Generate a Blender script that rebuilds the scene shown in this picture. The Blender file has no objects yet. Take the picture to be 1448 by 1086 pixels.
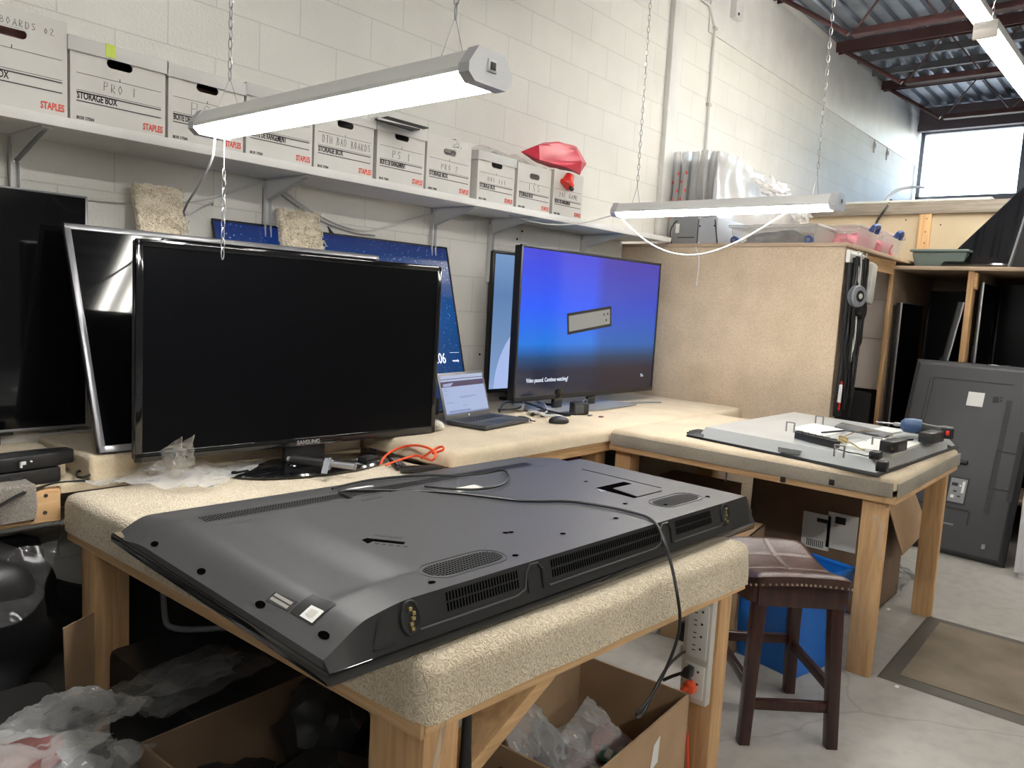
import bpy, bmesh, math, random
from mathutils import Vector as V, Matrix as M4, noise
import numpy as np
random.seed(7)
SC = bpy.context.scene
COL = SC.collection
PI = math.pi

# ------------------------------------------------------------------ camera (1448 x 1086 frame, focal length 1100 px)
F = 1100.0
PITCH, ROLL, YAW = 0.10512889, 0.05635143, 0.86423019
CAMZ = 1.45
_fw = np.array([math.sin(YAW), math.cos(YAW), 0]); _rt = np.array([math.cos(YAW), -math.sin(YAW), 0]); _up = np.array([0, 0, 1.])
_f2 = _fw*math.cos(PITCH) - _up*math.sin(PITCH); _u2 = _up*math.cos(PITCH) + _fw*math.sin(PITCH)
RR = _rt*math.cos(ROLL) + _u2*math.sin(ROLL); UU = _u2*math.cos(ROLL) - _rt*math.sin(ROLL); WW = _f2
cam = bpy.data.cameras.new('camera'); camo = bpy.data.objects.new('camera', cam); COL.objects.link(camo)
cam.sensor_width = 36; cam.lens = 36*F/1448; cam.clip_start = .02
camo.matrix_world = M4(((RR[0], UU[0], -WW[0], 0), (RR[1], UU[1], -WW[1], 0), (RR[2], UU[2], -WW[2], CAMZ), (0, 0, 0, 1)))
SC.camera = camo
def _ray(x, y): return WW*F + RR*(x-724) - UU*(y-543)
def atY(x, y, Y): d = _ray(x, y); q = d*(Y/d[1]); return V((q[0], q[1], q[2]+CAMZ))
def atX(x, y, X): d = _ray(x, y); q = d*(X/d[0]); return V((q[0], q[1], q[2]+CAMZ))
def atZ(x, y, Z): d = _ray(x, y); q = d*((Z-CAMZ)/d[2]); return V((q[0], q[1], q[2]+CAMZ))

# ------------------------------------------------------------------ materials
def nodes(name):
    m = bpy.data.materials.new(name); m.use_nodes = True
    nt = m.node_tree; b = nt.nodes['Principled BSDF']
    return m, nt, b
def link(nt, a, b): nt.links.new(a, b)
def coords(nt, scale=(1, 1, 1)):
    tc = nt.nodes.new('ShaderNodeTexCoord'); mp = nt.nodes.new('ShaderNodeMapping')
    mp.inputs['Scale'].default_value = scale; link(nt, tc.outputs['Object'], mp.inputs['Vector']); return mp.outputs['Vector']
def rampn(nt, fac, c0, c1, p0=0., p1=1.):
    r = nt.nodes.new('ShaderNodeValToRGB'); e = r.color_ramp.elements
    e[0].position = p0; e[1].position = p1; e[0].color = (*c0, 1); e[1].color = (*c1, 1)
    link(nt, fac, r.inputs['Fac']); return r.outputs['Color']
def noisen(nt, vec, scale, detail=3, dist=0., rough=.5):
    n = nt.nodes.new('ShaderNodeTexNoise'); n.inputs['Scale'].default_value = scale; n.inputs['Detail'].default_value = detail
    n.inputs['Distortion'].default_value = dist; n.inputs['Roughness'].default_value = rough
    link(nt, vec, n.inputs['Vector']); return n.outputs['Fac']
def bumpn(nt, b, h, strength, dist=.01):
    n = nt.nodes.new('ShaderNodeBump'); n.inputs['Strength'].default_value = strength; n.inputs['Distance'].default_value = dist
    link(nt, h, n.inputs['Height']); link(nt, n.outputs['Normal'], b.inputs['Normal']); return n
def simple(name, c, rough=.5, metal=0., var=0., vscale=8., bump=0., bscale=80., spec=.5, coat=0.):
    m, nt, b = nodes(name)
    b.inputs['Base Color'].default_value = (*c, 1); b.inputs['Roughness'].default_value = rough; b.inputs['Metallic'].default_value = metal
    b.inputs['Specular IOR Level'].default_value = spec; b.inputs['Coat Weight'].default_value = coat
    if var or bump:
        v = coords(nt)
    if var:
        f = noisen(nt, v, vscale, 4)
        link(nt, rampn(nt, f, tuple(x*(1-var) for x in c), tuple(min(1, x*(1+var)) for x in c), .3, .7), b.inputs['Base Color'])
    if bump: bumpn(nt, b, noisen(nt, v, bscale, 3), bump, .004)
    return m
def emit(name, c, s):
    m, nt, b = nodes(name)
    b.inputs['Base Color'].default_value = ((*c, 1) if s > 5 else (.01, .01, .01, 1)); b.inputs['Roughness'].default_value = .3; b.inputs['Emission Color'].default_value = (*c, 1); b.inputs['Emission Strength'].default_value = s
    return m
def carpet(name, c0, c1, scale, bump=1., dist=.012, loops=False):
    m, nt, b = nodes(name); v = coords(nt)
    g = noisen(nt, v, 5, 3)
    if loops:        # looped yarn: rounded ridges between thin dark seams
        n0 = noisen(nt, v, scale, 0, .9); s1 = nt.nodes.new('ShaderNodeMath'); s1.operation = 'MULTIPLY'; s1.inputs[1].default_value = 7; link(nt, n0, s1.inputs[0])
        s2 = nt.nodes.new('ShaderNodeMath'); s2.operation = 'PINGPONG'; s2.inputs[1].default_value = 1; link(nt, s1.outputs[0], s2.inputs[0]); f = s2.outputs[0]
        a = rampn(nt, f, c0, c1, .0, .55)
    else:
        f = noisen(nt, v, scale, 2, 2.5, .6); a = rampn(nt, f, c0, c1, .3, .62)
    mx = nt.nodes.new('ShaderNodeMixRGB'); mx.blend_type = 'MULTIPLY'; mx.inputs['Fac'].default_value = .5
    link(nt, a, mx.inputs[1]); link(nt, rampn(nt, g, (.72, .70, .68), (1, 1, 1), .3, .6), mx.inputs[2])
    link(nt, mx.outputs[0], b.inputs['Base Color']); b.inputs['Roughness'].default_value = 1; b.inputs['Specular IOR Level'].default_value = .1
    b.inputs['Sheen Weight'].default_value = .25
    bumpn(nt, b, f, bump, dist); return m
def wood(name, c0, c1, axis=2, rough=.65):
    m, nt, b = nodes(name); s = [14, 14, 14]; s[axis] = 1.1
    v = coords(nt, tuple(s)); f = noisen(nt, v, 2.2, 6, 1.2)
    link(nt, rampn(nt, f, c0, c1, .35, .65), b.inputs['Base Color']); b.inputs['Roughness'].default_value = rough
    bumpn(nt, b, f, .25, .003); return m
def film(name, c, transp=.7, rough=.12, spec=.8):
    # thin clear plastic film: mostly see-through, shiny
    m, nt, b = nodes(name); out = nt.nodes['Material Output']
    b.inputs['Base Color'].default_value = (*c, 1); b.inputs['Roughness'].default_value = rough; b.inputs['Specular IOR Level'].default_value = spec
    t = nt.nodes.new('ShaderNodeBsdfTransparent'); mx = nt.nodes.new('ShaderNodeMixShader'); lw = nt.nodes.new('ShaderNodeLayerWeight')
    lw.inputs['Blend'].default_value = .35
    mr = nt.nodes.new('ShaderNodeMapRange'); link(nt, lw.outputs['Facing'], mr.inputs['Value'])
    mr.inputs['To Min'].default_value = 1-transp; mr.inputs['To Max'].default_value = min(1, 1.25-transp*.7)
    link(nt, mr.outputs['Result'], mx.inputs['Fac']); link(nt, t.outputs[0], mx.inputs[1]); link(nt, b.outputs[0], mx.inputs[2]); link(nt, mx.outputs[0], out.inputs['Surface'])
    return m

def block_wall(name):
    m, nt, b = nodes(name)
    tc = nt.nodes.new('ShaderNodeTexCoord'); sp = nt.nodes.new('ShaderNodeSeparateXYZ'); cb = nt.nodes.new('ShaderNodeCombineXYZ')
    link(nt, tc.outputs['Object'], sp.inputs[0])
    ax = nt.nodes.new('ShaderNodeMath'); ax.operation = 'ADD'; ax.inputs[1].default_value = 40.55; link(nt, sp.outputs['X'], ax.inputs[0])
    az = nt.nodes.new('ShaderNodeMath'); az.operation = 'ADD'; az.inputs[1].default_value = 8.13-3.209; link(nt, sp.outputs['Z'], az.inputs[0])
    link(nt, ax.outputs[0], cb.inputs['X']); link(nt, az.outputs[0], cb.inputs['Y'])
    br = nt.nodes.new('ShaderNodeTexBrick'); link(nt, cb.outputs[0], br.inputs['Vector'])
    br.inputs['Scale'].default_value = 1; br.inputs['Brick Width'].default_value = .4064; br.inputs['Row Height'].default_value = .2032
    br.inputs['Mortar Size'].default_value = .0035; br.inputs['Mortar Smooth'].default_value = .4
    br.inputs['Color1'].default_value = (.86, .845, .795, 1); br.inputs['Color2'].default_value = (.84, .825, .775, 1); br.inputs['Mortar'].default_value = (.72, .705, .66, 1)
    v = tc.outputs['Object']; n1 = noisen(nt, v, 3, 4); n2 = noisen(nt, v, 90, 3)
    vo = nt.nodes.new('ShaderNodeTexVoronoi'); vo.inputs['Scale'].default_value = 22; link(nt, v, vo.inputs['Vector'])
    pit = rampn(nt, vo.outputs['Distance'], (.55, .54, .52), (1, 1, 1), .035, .06)
    mx = nt.nodes.new('ShaderNodeMixRGB'); mx.blend_type = 'MULTIPLY'; mx.inputs[0].default_value = .5
    link(nt, br.outputs['Color'], mx.inputs[1]); link(nt, pit, mx.inputs[2])
    m2 = nt.nodes.new('ShaderNodeMixRGB'); m2.blend_type = 'MULTIPLY'; m2.inputs[0].default_value = .35
    link(nt, mx.outputs[0], m2.inputs[1]); link(nt, rampn(nt, n1, (.82, .82, .82), (1, 1, 1), .3, .7), m2.inputs[2])
    link(nt, m2.outputs[0], b.inputs['Base Color']); b.inputs['Roughness'].default_value = .75
    ad = nt.nodes.new('ShaderNodeMath'); ad.operation = 'MULTIPLY_ADD'; ad.inputs[1].default_value = -1.5
    link(nt, br.outputs['Fac'], ad.inputs[0]); link(nt, n2, ad.inputs[2])
    bumpn(nt, b, ad.outputs[0], .35, .006); return m

def floor_mat():
    m, nt, b = nodes('painted_concrete'); v = coords(nt)
    a = noisen(nt, v, 1.3, 5); c = noisen(nt, v, 14, 4)
    mx = nt.nodes.new('ShaderNodeMixRGB'); mx.blend_type = 'MULTIPLY'; mx.inputs[0].default_value = .5
    link(nt, rampn(nt, a, (.345, .33, .30), (.435, .42, .39), .3, .7), mx.inputs[1]); link(nt, rampn(nt, c, (.7, .7, .69), (1, 1, 1), .3, .55), mx.inputs[2])
    # hairline cracks
    w = nt.nodes.new('ShaderNodeTexVoronoi'); w.feature = 'DISTANCE_TO_EDGE'; w.inputs['Scale'].default_value = .55
    nv = nt.nodes.new('ShaderNodeTexNoise'); nv.inputs['Scale'].default_value = 2.5; nv.inputs['Detail'].default_value = 5; link(nt, v, nv.inputs['Vector'])
    va = nt.nodes.new('ShaderNodeVectorMath'); va.operation = 'MULTIPLY_ADD'; va.inputs[1].default_value = (.25, .25, 0); link(nt, nv.outputs['Color'], va.inputs[0]); link(nt, v, va.inputs[2])
    link(nt, va.outputs[0], w.inputs['Vector'])
    m2 = nt.nodes.new('ShaderNodeMixRGB'); m2.blend_type = 'MULTIPLY'; m2.inputs[0].default_value = .4
    link(nt, mx.outputs[0], m2.inputs[1]); link(nt, rampn(nt, w.outputs['Distance'], (.45, .44, .42), (1, 1, 1), .0, .0018), m2.inputs[2])
    link(nt, m2.outputs[0], b.inputs['Base Color']); b.inputs['Roughness'].default_value = .42
    bumpn(nt, b, c, .08, .003); return m

def gradient_screen(name, stops, strength, rough=.12, axis='Z', lo=0., hi=1., star=None, tint=None):
    # glowing display picture: colour bands over the height of the panel
    m, nt, b = nodes(name)
    tc = nt.nodes.new('ShaderNodeTexCoord'); sp = nt.nodes.new('ShaderNodeSeparateXYZ'); link(nt, tc.outputs['UV'], sp.inputs[0])
    r = nt.nodes.new('ShaderNodeValToRGB'); link(nt, sp.outputs['Y'], r.inputs['Fac'])
    e = r.color_ramp.elements
    while len(e) < len(stops): e.new(.5)
    for k, (p, c) in enumerate(stops): e[k].position = p; e[k].color = (*c, 1)
    colr = r.outputs['Color']
    if tint:                                   # left-right blend, paints in a reflection
        t = nt.nodes.new('ShaderNodeMixRGB'); t.blend_type = 'MULTIPLY'; t.inputs[0].default_value = 1
        link(nt, rampn(nt, sp.outputs['X'], tint[0], tint[1], tint[2], tint[3]), t.inputs[2]); link(nt, colr, t.inputs[1]); colr = t.outputs[0]
    if star:
        vo = nt.nodes.new('ShaderNodeTexVoronoi'); vo.inputs['Scale'].default_value = star; link(nt, tc.outputs['Object'], vo.inputs['Vector'])
        g = noisen(nt, tc.outputs['Object'], 6, 4)
        a = nt.nodes.new('ShaderNodeMixRGB'); a.blend_type = 'ADD'; a.inputs[0].default_value = 1
        s = nt.nodes.new('ShaderNodeMixRGB'); s.blend_type = 'MULTIPLY'; s.inputs[0].default_value = 1
        link(nt, rampn(nt, vo.outputs['Distance'], (.25, .45, .8), (0, 0, 0), .05, .22), s.inputs[1]); link(nt, rampn(nt, g, (.05, .05, .05), (1, 1, 1), .4, .7), s.inputs[2])
        link(nt, colr, a.inputs[1]); link(nt, s.outputs[0], a.inputs[2]); colr = a.outputs[0]
    b.inputs['Base Color'].default_value = (.01, .01, .012, 1); b.inputs['Roughness'].default_value = rough
    link(nt, colr, b.inputs['Emission Color']); b.inputs['Emission Strength'].default_value = strength
    return m

MT = {}
MT['block'] = block_wall('painted_block'); MT['floor'] = floor_mat()
MT['farwall'] = simple('far_wall_paint', (.30, .29, .27), .8)
MT['white_paint'] = simple('white_paint', (.78, .77, .74), .6, var=.05, vscale=5)
MT['shelf_white'] = simple('shelf_white', (.74, .73, .71), .5, var=.03)
MT['bracket'] = simple('bracket_white', (.75, .75, .74), .4)
MT['hole'] = simple('dark_opening', (.002, .002, .002), 1, spec=0)
MT['galv'] = simple('galvanised_deck', (.36, .39, .44), .42, .75, var=.25, vscale=2.5)
MT['joist'] = simple('maroon_steel', (.085, .035, .035), .5, .1, var=.2, vscale=6)
MT['greysteel'] = simple('grey_steel', (.16, .16, .18), .5, .3)
MT['carpet'] = carpet('beige_pile_carpet', (.60, .47, .31), (.82, .70, .51), 170, .7, .006)
MT['berber'] = carpet('cream_loop_carpet', (.58, .48, .34), (.80, .70, .53), 64, .6, .005, True)
MT['shag'] = carpet('cream_shag', (.72, .62, .46), (.97, .88, .72), 60, .5, .005, True)  # loop carpet lightened to offset the dim light under the shelf
MT['panel_carpet'] = carpet('tan_panel_carpet', (.54, .42, .295), (.66, .53, .385), 60, .35, .004, True)
MT['grey_carpet'] = carpet('grey_carpet', (.22, .19, .16), (.52, .47, .41), 160, 1., .01)
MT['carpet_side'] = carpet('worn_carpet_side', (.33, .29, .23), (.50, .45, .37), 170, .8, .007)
MT['pine'] = wood('pine_z', (.50, .29, .13), (.66, .42, .21), 2)
MT['pine_x'] = wood('pine_x', (.52, .31, .14), (.70, .46, .24), 0)
MT['pine_y'] = wood('pine_y', (.50, .30, .14), (.68, .44, .23), 1)
MT['ply'] = wood('plywood', (.42, .31, .21), (.56, .43, .31), 1)
MT['oldwood'] = wood('weathered_timber', (.24, .205, .17), (.36, .32, .27), 1)
MT['tanboard'] = simple('tan_wallboard', (.56, .47, .33), .8, var=.05, vscale=3)
MT['dark_wood'] = wood('dark_stained_wood', (.026, .008, .006), (.060, .018, .013), 2, .3)
MT['leather'] = simple('brown_leather', (.060, .026, .020), .32, var=.25, vscale=9, bump=.25, bscale=220)
MT['brass'] = simple('nailhead', (.55, .47, .36), .3, 1)
MT['black'] = simple('black_plastic', (.012, .012, .013), .42)
MT['black_matte'] = simple('black_matte', (.012, .012, .012), .7)
MT['black_gloss'] = simple('black_gloss', (.006, .006, .007), .08, coat=.5)
MT['tvback'] = simple('tv_back_shell', (.062, .061, .064), .42, var=.06, vscale=60, bump=.12, bscale=900)
MT['tvback2'] = simple('tv_back_grey', (.055, .056, .062), .5, bump=.1, bscale=700)
MT['tvside'] = simple('tv_side_shell', (.010, .010, .011), .5)
MT['screen_off'] = simple('screen_off', (.004, .004, .005), .06)
MT['screen_matte'] = simple('screen_matte', (.002, .0022, .003), .30, spec=.12)
MT['laptop'] = simple('laptop_grey', (.13, .13, .135), .4, .2)
MT['silver'] = simple('silver_plastic', (.30, .30, .32), .32, .6)
MT['greyplastic'] = simple('grey_plastic', (.23, .24, .26), .4)
MT['darkgrey'] = simple('dark_grey', (.055, .057, .062), .45)
MT['chassis'] = simple('chassis_zinc', (.66, .69, .70), .32, .55, var=.06, vscale=4)
MT['white_plastic'] = simple('white_plastic', (.78, .77, .73), .4)
MT['offwhite'] = simple('off_white_plastic', (.62, .59, .54), .45)
MT['paper'] = simple('paper_white', (.80, .80, .78), .7)
MT['boxwhite'] = simple('white_board', (.69, .675, .645), .75, var=.03, vscale=6)
MT['boxgrey'] = simple('lid_board', (.66, .65, .635), .75, var=.03, vscale=6)
MT['ink'] = simple('black_ink', (.03, .028, .028), .7)
MT['pen'] = simple('pen_ink', (.16, .15, .15), .7)
MT['redink'] = simple('red_ink', (.72, .09, .06), .6)
MT['board'] = simple('cardboard', (.40, .265, .155), .8, var=.08, vscale=7)
MT['board_dark'] = simple('cardboard_brown', (.18, .115, .07), .8, var=.1, vscale=7)  # brown cardboard, darkened further for the shade under the bench
MT['red'] = simple('red_plastic_sheet', (.74, .045, .09), .3)
MT['redtoy'] = simple('red_plastic', (.75, .03, .02), .35)
MT['orange'] = simple('orange_cord', (.85, .10, .03), .4)
MT['blue'] = simple('blue_bin', (.005, .13, .50), .38)
MT['blue2'] = simple('blue_handle', (.02, .06, .22), .4)
MT['green'] = simple('green_tote', (.13, .19, .19), .35)
MT['teal'] = simple('teal', (.05, .35, .42), .5)
MT['lime'] = simple('lime_tape', (.55, .68, .10), .6)
MT['wire'] = simple('steel_wire', (.55, .55, .55), .35, .9)
MT['chainm'] = simple('chain_metal', (.42, .42, .42), .35, .9)
MT['lamp_body'] = simple('lamp_housing', (.80, .80, .79), .4, .2)
MT['lamp_cap'] = simple('lamp_end_cap', (.55, .56, .58), .4, .3)
MT['led'] = emit('led_lens', (1, .985, .95), 26)
MT['tube_fill'] = emit('fill_tube', (1, .97, .90), 44)
MT['tube'] = emit('fluorescent_tube', (1, .97, .90), 30)
MT['cable_black'] = simple('cable_black', (.012, .012, .012), .4)
MT['cable_white'] = simple('cable_white', (.74, .73, .70), .45)
MT['cable_grey'] = simple('cable_grey', (.33, .33, .34), .45)
MT['mat_rubber'] = simple('floor_mat', (.185, .150, .110), .85, var=.3, vscale=4, bump=.3, bscale=160)
MT['mat_edge'] = simple('floor_mat_edge', (.11, .10, .085), .7)
MT['maroon_trim'] = simple('window_header', (.13, .10, .115), .6)
MT['winframe'] = simple('window_frame', (.30, .32, .35), .45, .4)
MT['film'] = film('clear_film', (.70, .70, .70), .90, .07)
MT['film_milky'] = film('milky_film', (.75, .75, .75), .80, .10)
MT['film_foggy'] = film('foggy_film', (.56, .56, .56), .30, .25)
MT['film_dark'] = film('grey_film', (.20, .20, .20), .88, .08)
MT['pink'] = simple('pink_bubble', (.24, .10, .095), .4, var=.3, vscale=25)
MT['pinkish'] = simple('pink_white_panel', (.95, .86, .80), .6)
MT['toolred'] = simple('tool_red', (.30, .015, .02), .4)
MT['toteclear'] = film('clear_tote', (.70, .70, .69), .74, .2)
MT['pcb'] = simple('circuit_green', (.02, .12, .08), .5)
MT['redlite'] = simple('drill_blue', (.03, .07, .16), .4)
MT['white_blue'] = simple('white_drawer', (.72, .71, .73), .5)
MT['gold'] = simple('gold_conn', (.5, .38, .16), .35, .8)
MT['fill'] = simple('grey_contents', (.13, .13, .135), .5, var=.5, vscale=18)
MT['pinkfill'] = simple('pink_contents', (.70, .16, .24), .6, var=.5, vscale=14)

# ------------------------------------------------------------------ mesh builder
class MB:
    def __init__(s): s.bm = bmesh.new(); s.mats = []; s.cur = 0; s.M = M4.Identity(4); s.bm.loops.layers.uv.new('UV')
    def mat(s, k):
        m = MT[k] if isinstance(k, str) else k
        if m not in s.mats: s.mats.append(m)
        s.cur = s.mats.index(m); return s
    def _fin(s, vs, fs, M=None):
        T = s.M @ M if M is not None else s.M
        for v in vs: v.co = T @ v.co
        for f in fs: f.material_index = s.cur; f.smooth = True
    def faces(s, pts, polys, M=None):
        vs = [s.bm.verts.new(p) for p in pts]; fs = []
        for p in polys:
            try: fs.append(s.bm.faces.new([vs[i] for i in p]))
            except ValueError: pass
        s._fin(vs, fs, M); return vs, fs
    def box(s, c, d, bev=0., M=None, seg=2):
        x, y, z = d[0]/2, d[1]/2, d[2]/2; c = V(c)
        P = [c+V((sx*x, sy*y, sz*z)) for sz in (-1, 1) for sx, sy in ((-1, -1), (1, -1), (1, 1), (-1, 1))]
        vs, fs = s.faces(P, [(3, 2, 1, 0), (4, 5, 6, 7), (0, 1, 5, 4), (1, 2, 6, 5), (2, 3, 7, 6), (3, 0, 4, 7)], M)
        if bev:
            r = bmesh.ops.bevel(s.bm, geom=list({e for f in fs for e in f.edges}), offset=min(bev, .48*min(d)), segments=seg, profile=.5, affect='EDGES')
            for f in r['faces']: f.material_index = s.cur; f.smooth = True
        return s
    def bb(s, a, b, bev=0., M=None, seg=2):
        a, b = V(a), V(b); return s.box((a+b)/2, [abs(b[i]-a[i]) for i in range(3)], bev, M, seg)
    def prism(s, poly, h0, h1, M=None, bev=0.):
        # 2-D outline in xy, extruded z h0..h1
        n = len(poly); P = [V((p[0], p[1], h0)) for p in poly]+[V((p[0], p[1], h1)) for p in poly]
        vs, fs = s.faces(P, [tuple(range(n-1, -1, -1)), tuple(range(n, 2*n))]+[(i, (i+1) % n, n+(i+1) % n, n+i) for i in range(n)], M)
        if bev:
            r = bmesh.ops.bevel(s.bm, geom=list({e for f in fs for e in f.edges}), offset=bev, segments=2, profile=.5, affect='EDGES')
            for f in r['faces']: f.material_index = s.cur; f.smooth = True
        return s
    def hexa(s, b4, t4, bev=0., M=None):
        vs, fs = s.faces([V(p) for p in b4]+[V(p) for p in t4], [(3, 2, 1, 0), (4, 5, 6, 7), (0, 1, 5, 4), (1, 2, 6, 5), (2, 3, 7, 6), (3, 0, 4, 7)], M)
        if bev:
            r = bmesh.ops.bevel(s.bm, geom=list({e for f in fs for e in f.edges}), offset=bev, segments=2, profile=.5, affect='EDGES')
            for f in r['faces']: f.material_index = s.cur; f.smooth = True
        return s
    def beam(s, a, b, w, h, up=(0, 0, 1), bev=0.):
        a, b = V(a), V(b); z = (b-a); L = z.length; z.normalize(); x = V(up).cross(z)
        if x.length < 1e-4: x = V((1, 0, 0)).cross(z)
        x.normalize(); y = z.cross(x)
        R = M4((x, y, z)).transposed().to_4x4(); R.translation = (a+b)/2
        return s.box((0, 0, 0), (w, h, L), bev, R)
    def tube(s, pts, r, seg=8, closed=False, caps=True, smooth=0):
        pts = [V(p) for p in pts]
        for _ in range(smooth):
            q = []; n = len(pts)
            for i in range(n if closed else n-1):
                a, b = pts[i], pts[(i+1) % n]; q += [a*.75+b*.25, a*.25+b*.75]
            if not closed: q = [pts[0]]+q+[pts[-1]]
            pts = q
        n = len(pts); rings = []; pn = None
        if isinstance(r, (list, tuple)) and len(r) != n: r = [float(np.interp(i*(len(r)-1)/(n-1), range(len(r)), r)) for i in range(n)]
        for i in range(n):
            t = (pts[(i+1) % n]-pts[i-1]) if closed or 0 < i < n-1 else (pts[1]-pts[0] if i == 0 else pts[-1]-pts[-2])
            if t.length < 1e-9: t = V((0, 0, 1))
            t.normalize()
            if pn is None:
                pn = t.orthogonal().normalized()
            else:
                pn = pn - t*pn.dot(t)
                pn = pn.normalized() if pn.length > 1e-6 else t.orthogonal().normalized()
            bn = t.cross(pn); rr = r[i] if isinstance(r, (list, tuple)) else r
            rings.append([pts[i]+(pn*math.cos(2*PI*k/seg)+bn*math.sin(2*PI*k/seg))*rr for k in range(seg)])
        P = [p for g in rings for p in g]; fs = []
        for i in range(n if closed else n-1):
            a, b = i*seg, ((i+1) % n)*seg
            fs += [(a+k, a+(k+1) % seg, b+(k+1) % seg, b+k) for k in range(seg)]
        if caps and not closed: fs += [tuple(range(seg-1, -1, -1)), tuple(range((n-1)*seg, n*seg))]
        s.faces(P, fs); return s
    def cyl(s, a, b, r, seg=16, r2=None): return s.tube([a, b], [r, r if r2 is None else r2], seg)
    def lathe(s, prof, c=(0, 0, 0), seg=24, M=None):
        c = V(c); P = [c+V((r*math.cos(2*PI*k/seg), r*math.sin(2*PI*k/seg), z)) for r, z in prof for k in range(seg)]; fs = []
        for i in range(len(prof)-1): fs += [(i*seg+k, i*seg+(k+1) % seg, (i+1)*seg+(k+1) % seg, (i+1)*seg+k) for k in range(seg)]
        fs += [tuple(range(seg-1, -1, -1)), tuple(range((len(prof)-1)*seg, len(prof)*seg))]
        s.faces(P, fs, M); return s
    def quad(s, a, b, c, d, uv=True, M=None):
        vs, fs = s.faces([a, b, c, d], [(0, 1, 2, 3)], M); ul = s.bm.loops.layers.uv['UV']
        for f in fs:
            for l, t in zip(f.loops, ((0, 0), (1, 0), (1, 1), (0, 1))): l[ul].uv = t
        return s
    def add_mesh(s, me, M=None):
        n0 = len(s.bm.verts); f0 = len(s.bm.faces); s.bm.from_mesh(me); s.bm.verts.ensure_lookup_table(); s.bm.faces.ensure_lookup_table()
        s._fin(s.bm.verts[n0:], s.bm.faces[f0:], M); bpy.data.meshes.remove(me); return s
    def text(s, txt, size, M=None, ext=.0006, bold=0., sx=1., align='LEFT'):
        cu = bpy.data.curves.new('t', 'FONT'); cu.body = txt; cu.size = size; cu.extrude = ext; cu.offset = bold; cu.resolution_u = 3; cu.align_x = align
        ob = bpy.data.objects.new('t', cu); me = bpy.data.meshes.new_from_object(ob); bpy.data.objects.remove(ob); bpy.data.curves.remove(cu)
        return s.add_mesh(me, (M if M is not None else M4.Identity(4)) @ M4.Diagonal((sx, 1, 1, 1)))
    def plate(s, loops, depth, M=None):
        cu = bpy.data.curves.new('p', 'CURVE'); cu.dimensions = '2D'; cu.fill_mode = 'BOTH'; cu.extrude = depth/2
        for lp in loops:
            sp = cu.splines.new('POLY'); sp.points.add(len(lp)-1); sp.use_cyclic_u = True
            for p, q in zip(sp.points, lp): p.co = (q[0], q[1], 0, 1)
        ob = bpy.data.objects.new('p', cu); me = bpy.data.meshes.new_from_object(ob); bpy.data.objects.remove(ob); bpy.data.curves.remove(cu)
        return s.add_mesh(me, M)
    def hull(s, pts):
        vs = [s.bm.verts.new(s.M @ V(p)) for p in pts]
        r = bmesh.ops.convex_hull(s.bm, input=vs)
        for g in r['geom']:
            if isinstance(g, bmesh.types.BMFace): g.material_index = s.cur
        bmesh.ops.delete(s.bm, geom=[v for v in vs if v.is_valid and not v.link_faces], context='VERTS'); return s
    def sheet(s, f, nx, ny):
        # f(u, v) -> point
        P = [f(i/nx, j/ny) for j in range(ny+1) for i in range(nx+1)]
        s.faces(P, [(j*(nx+1)+i, j*(nx+1)+i+1, (j+1)*(nx+1)+i+1, (j+1)*(nx+1)+i) for j in range(ny) for i in range(nx)]); return s
    def blob(s, c, r, sub=3, amp=.15, fr=6., seed=0, M=None, zmin=None):
        n0 = len(s.bm.verts); f0 = len(s.bm.faces)
        bmesh.ops.create_icosphere(s.bm, subdivisions=sub, radius=1); s.bm.verts.ensure_lookup_table(); s.bm.faces.ensure_lookup_table()
        vs = s.bm.verts[n0:]; c = V(c)
        for v in vs:
            q = v.co.copy(); k = 1+amp*noise.noise(q*fr*.4+V((seed*7.3, seed*3.1, 1))); w = c+V((q.x*r[0]*k, q.y*r[1]*k, q.z*r[2]*k))
            if zmin is not None: w.z = max(w.z, zmin)
            v.co = w
        s._fin(vs, s.bm.faces[f0:], M); return s

WL = {}
def _link(o, parent):
    COL.objects.link(o)
    if parent is not None: o.parent = parent
def build(name, mb, parent=None, sharp=38, flat=False):
    me = bpy.data.meshes.new(name); org = WL.get(parent.name, V((0, 0, 0))) if parent else None
    if parent is None:
        pass
    bm = mb.bm; bmesh.ops.recalc_face_normals(bm, faces=[f for f in bm.faces if len(f.verts) > 0]) if not flat else None
    if parent is not None and org.length: bmesh.ops.translate(bm, verts=bm.verts, vec=-org)
    loc = V((0, 0, 0))
    if parent is None:      # put a loose thing's origin at the middle of its base
        xs = [v.co for v in bm.verts]
        loc = V(((min(c.x for c in xs)+max(c.x for c in xs))/2, (min(c.y for c in xs)+max(c.y for c in xs))/2, min(c.z for c in xs)))
        bmesh.ops.translate(bm, verts=bm.verts, vec=-loc)
    bm.to_mesh(me); bm.free()
    for m in mb.mats: me.materials.append(m)
    if hasattr(me, 'set_sharp_from_angle'): me.set_sharp_from_angle(angle=math.radians(sharp))
    o = bpy.data.objects.new(name, me); _link(o, parent); o.location = loc
    WL[o.name] = loc.copy() if parent is None else org.copy()
    return o
def struct(name, mb, parent=None, sharp=38):
    # keeps world coordinates so wall patterns line up
    me = bpy.data.meshes.new(name); bmesh.ops.recalc_face_normals(mb.bm, faces=mb.bm.faces[:]); mb.bm.to_mesh(me); mb.bm.free()
    for m in mb.mats: me.materials.append(m)
    me.set_sharp_from_angle(angle=math.radians(sharp))
    o = bpy.data.objects.new(name, me); _link(o, parent); WL[o.name] = V((0, 0, 0))
    if parent is None: o['kind'] = 'structure'
    return o
def tag(o, label, cat, group=None):
    o['label'] = label; o['category'] = cat
    if group: o['group'] = group
    return o
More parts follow.
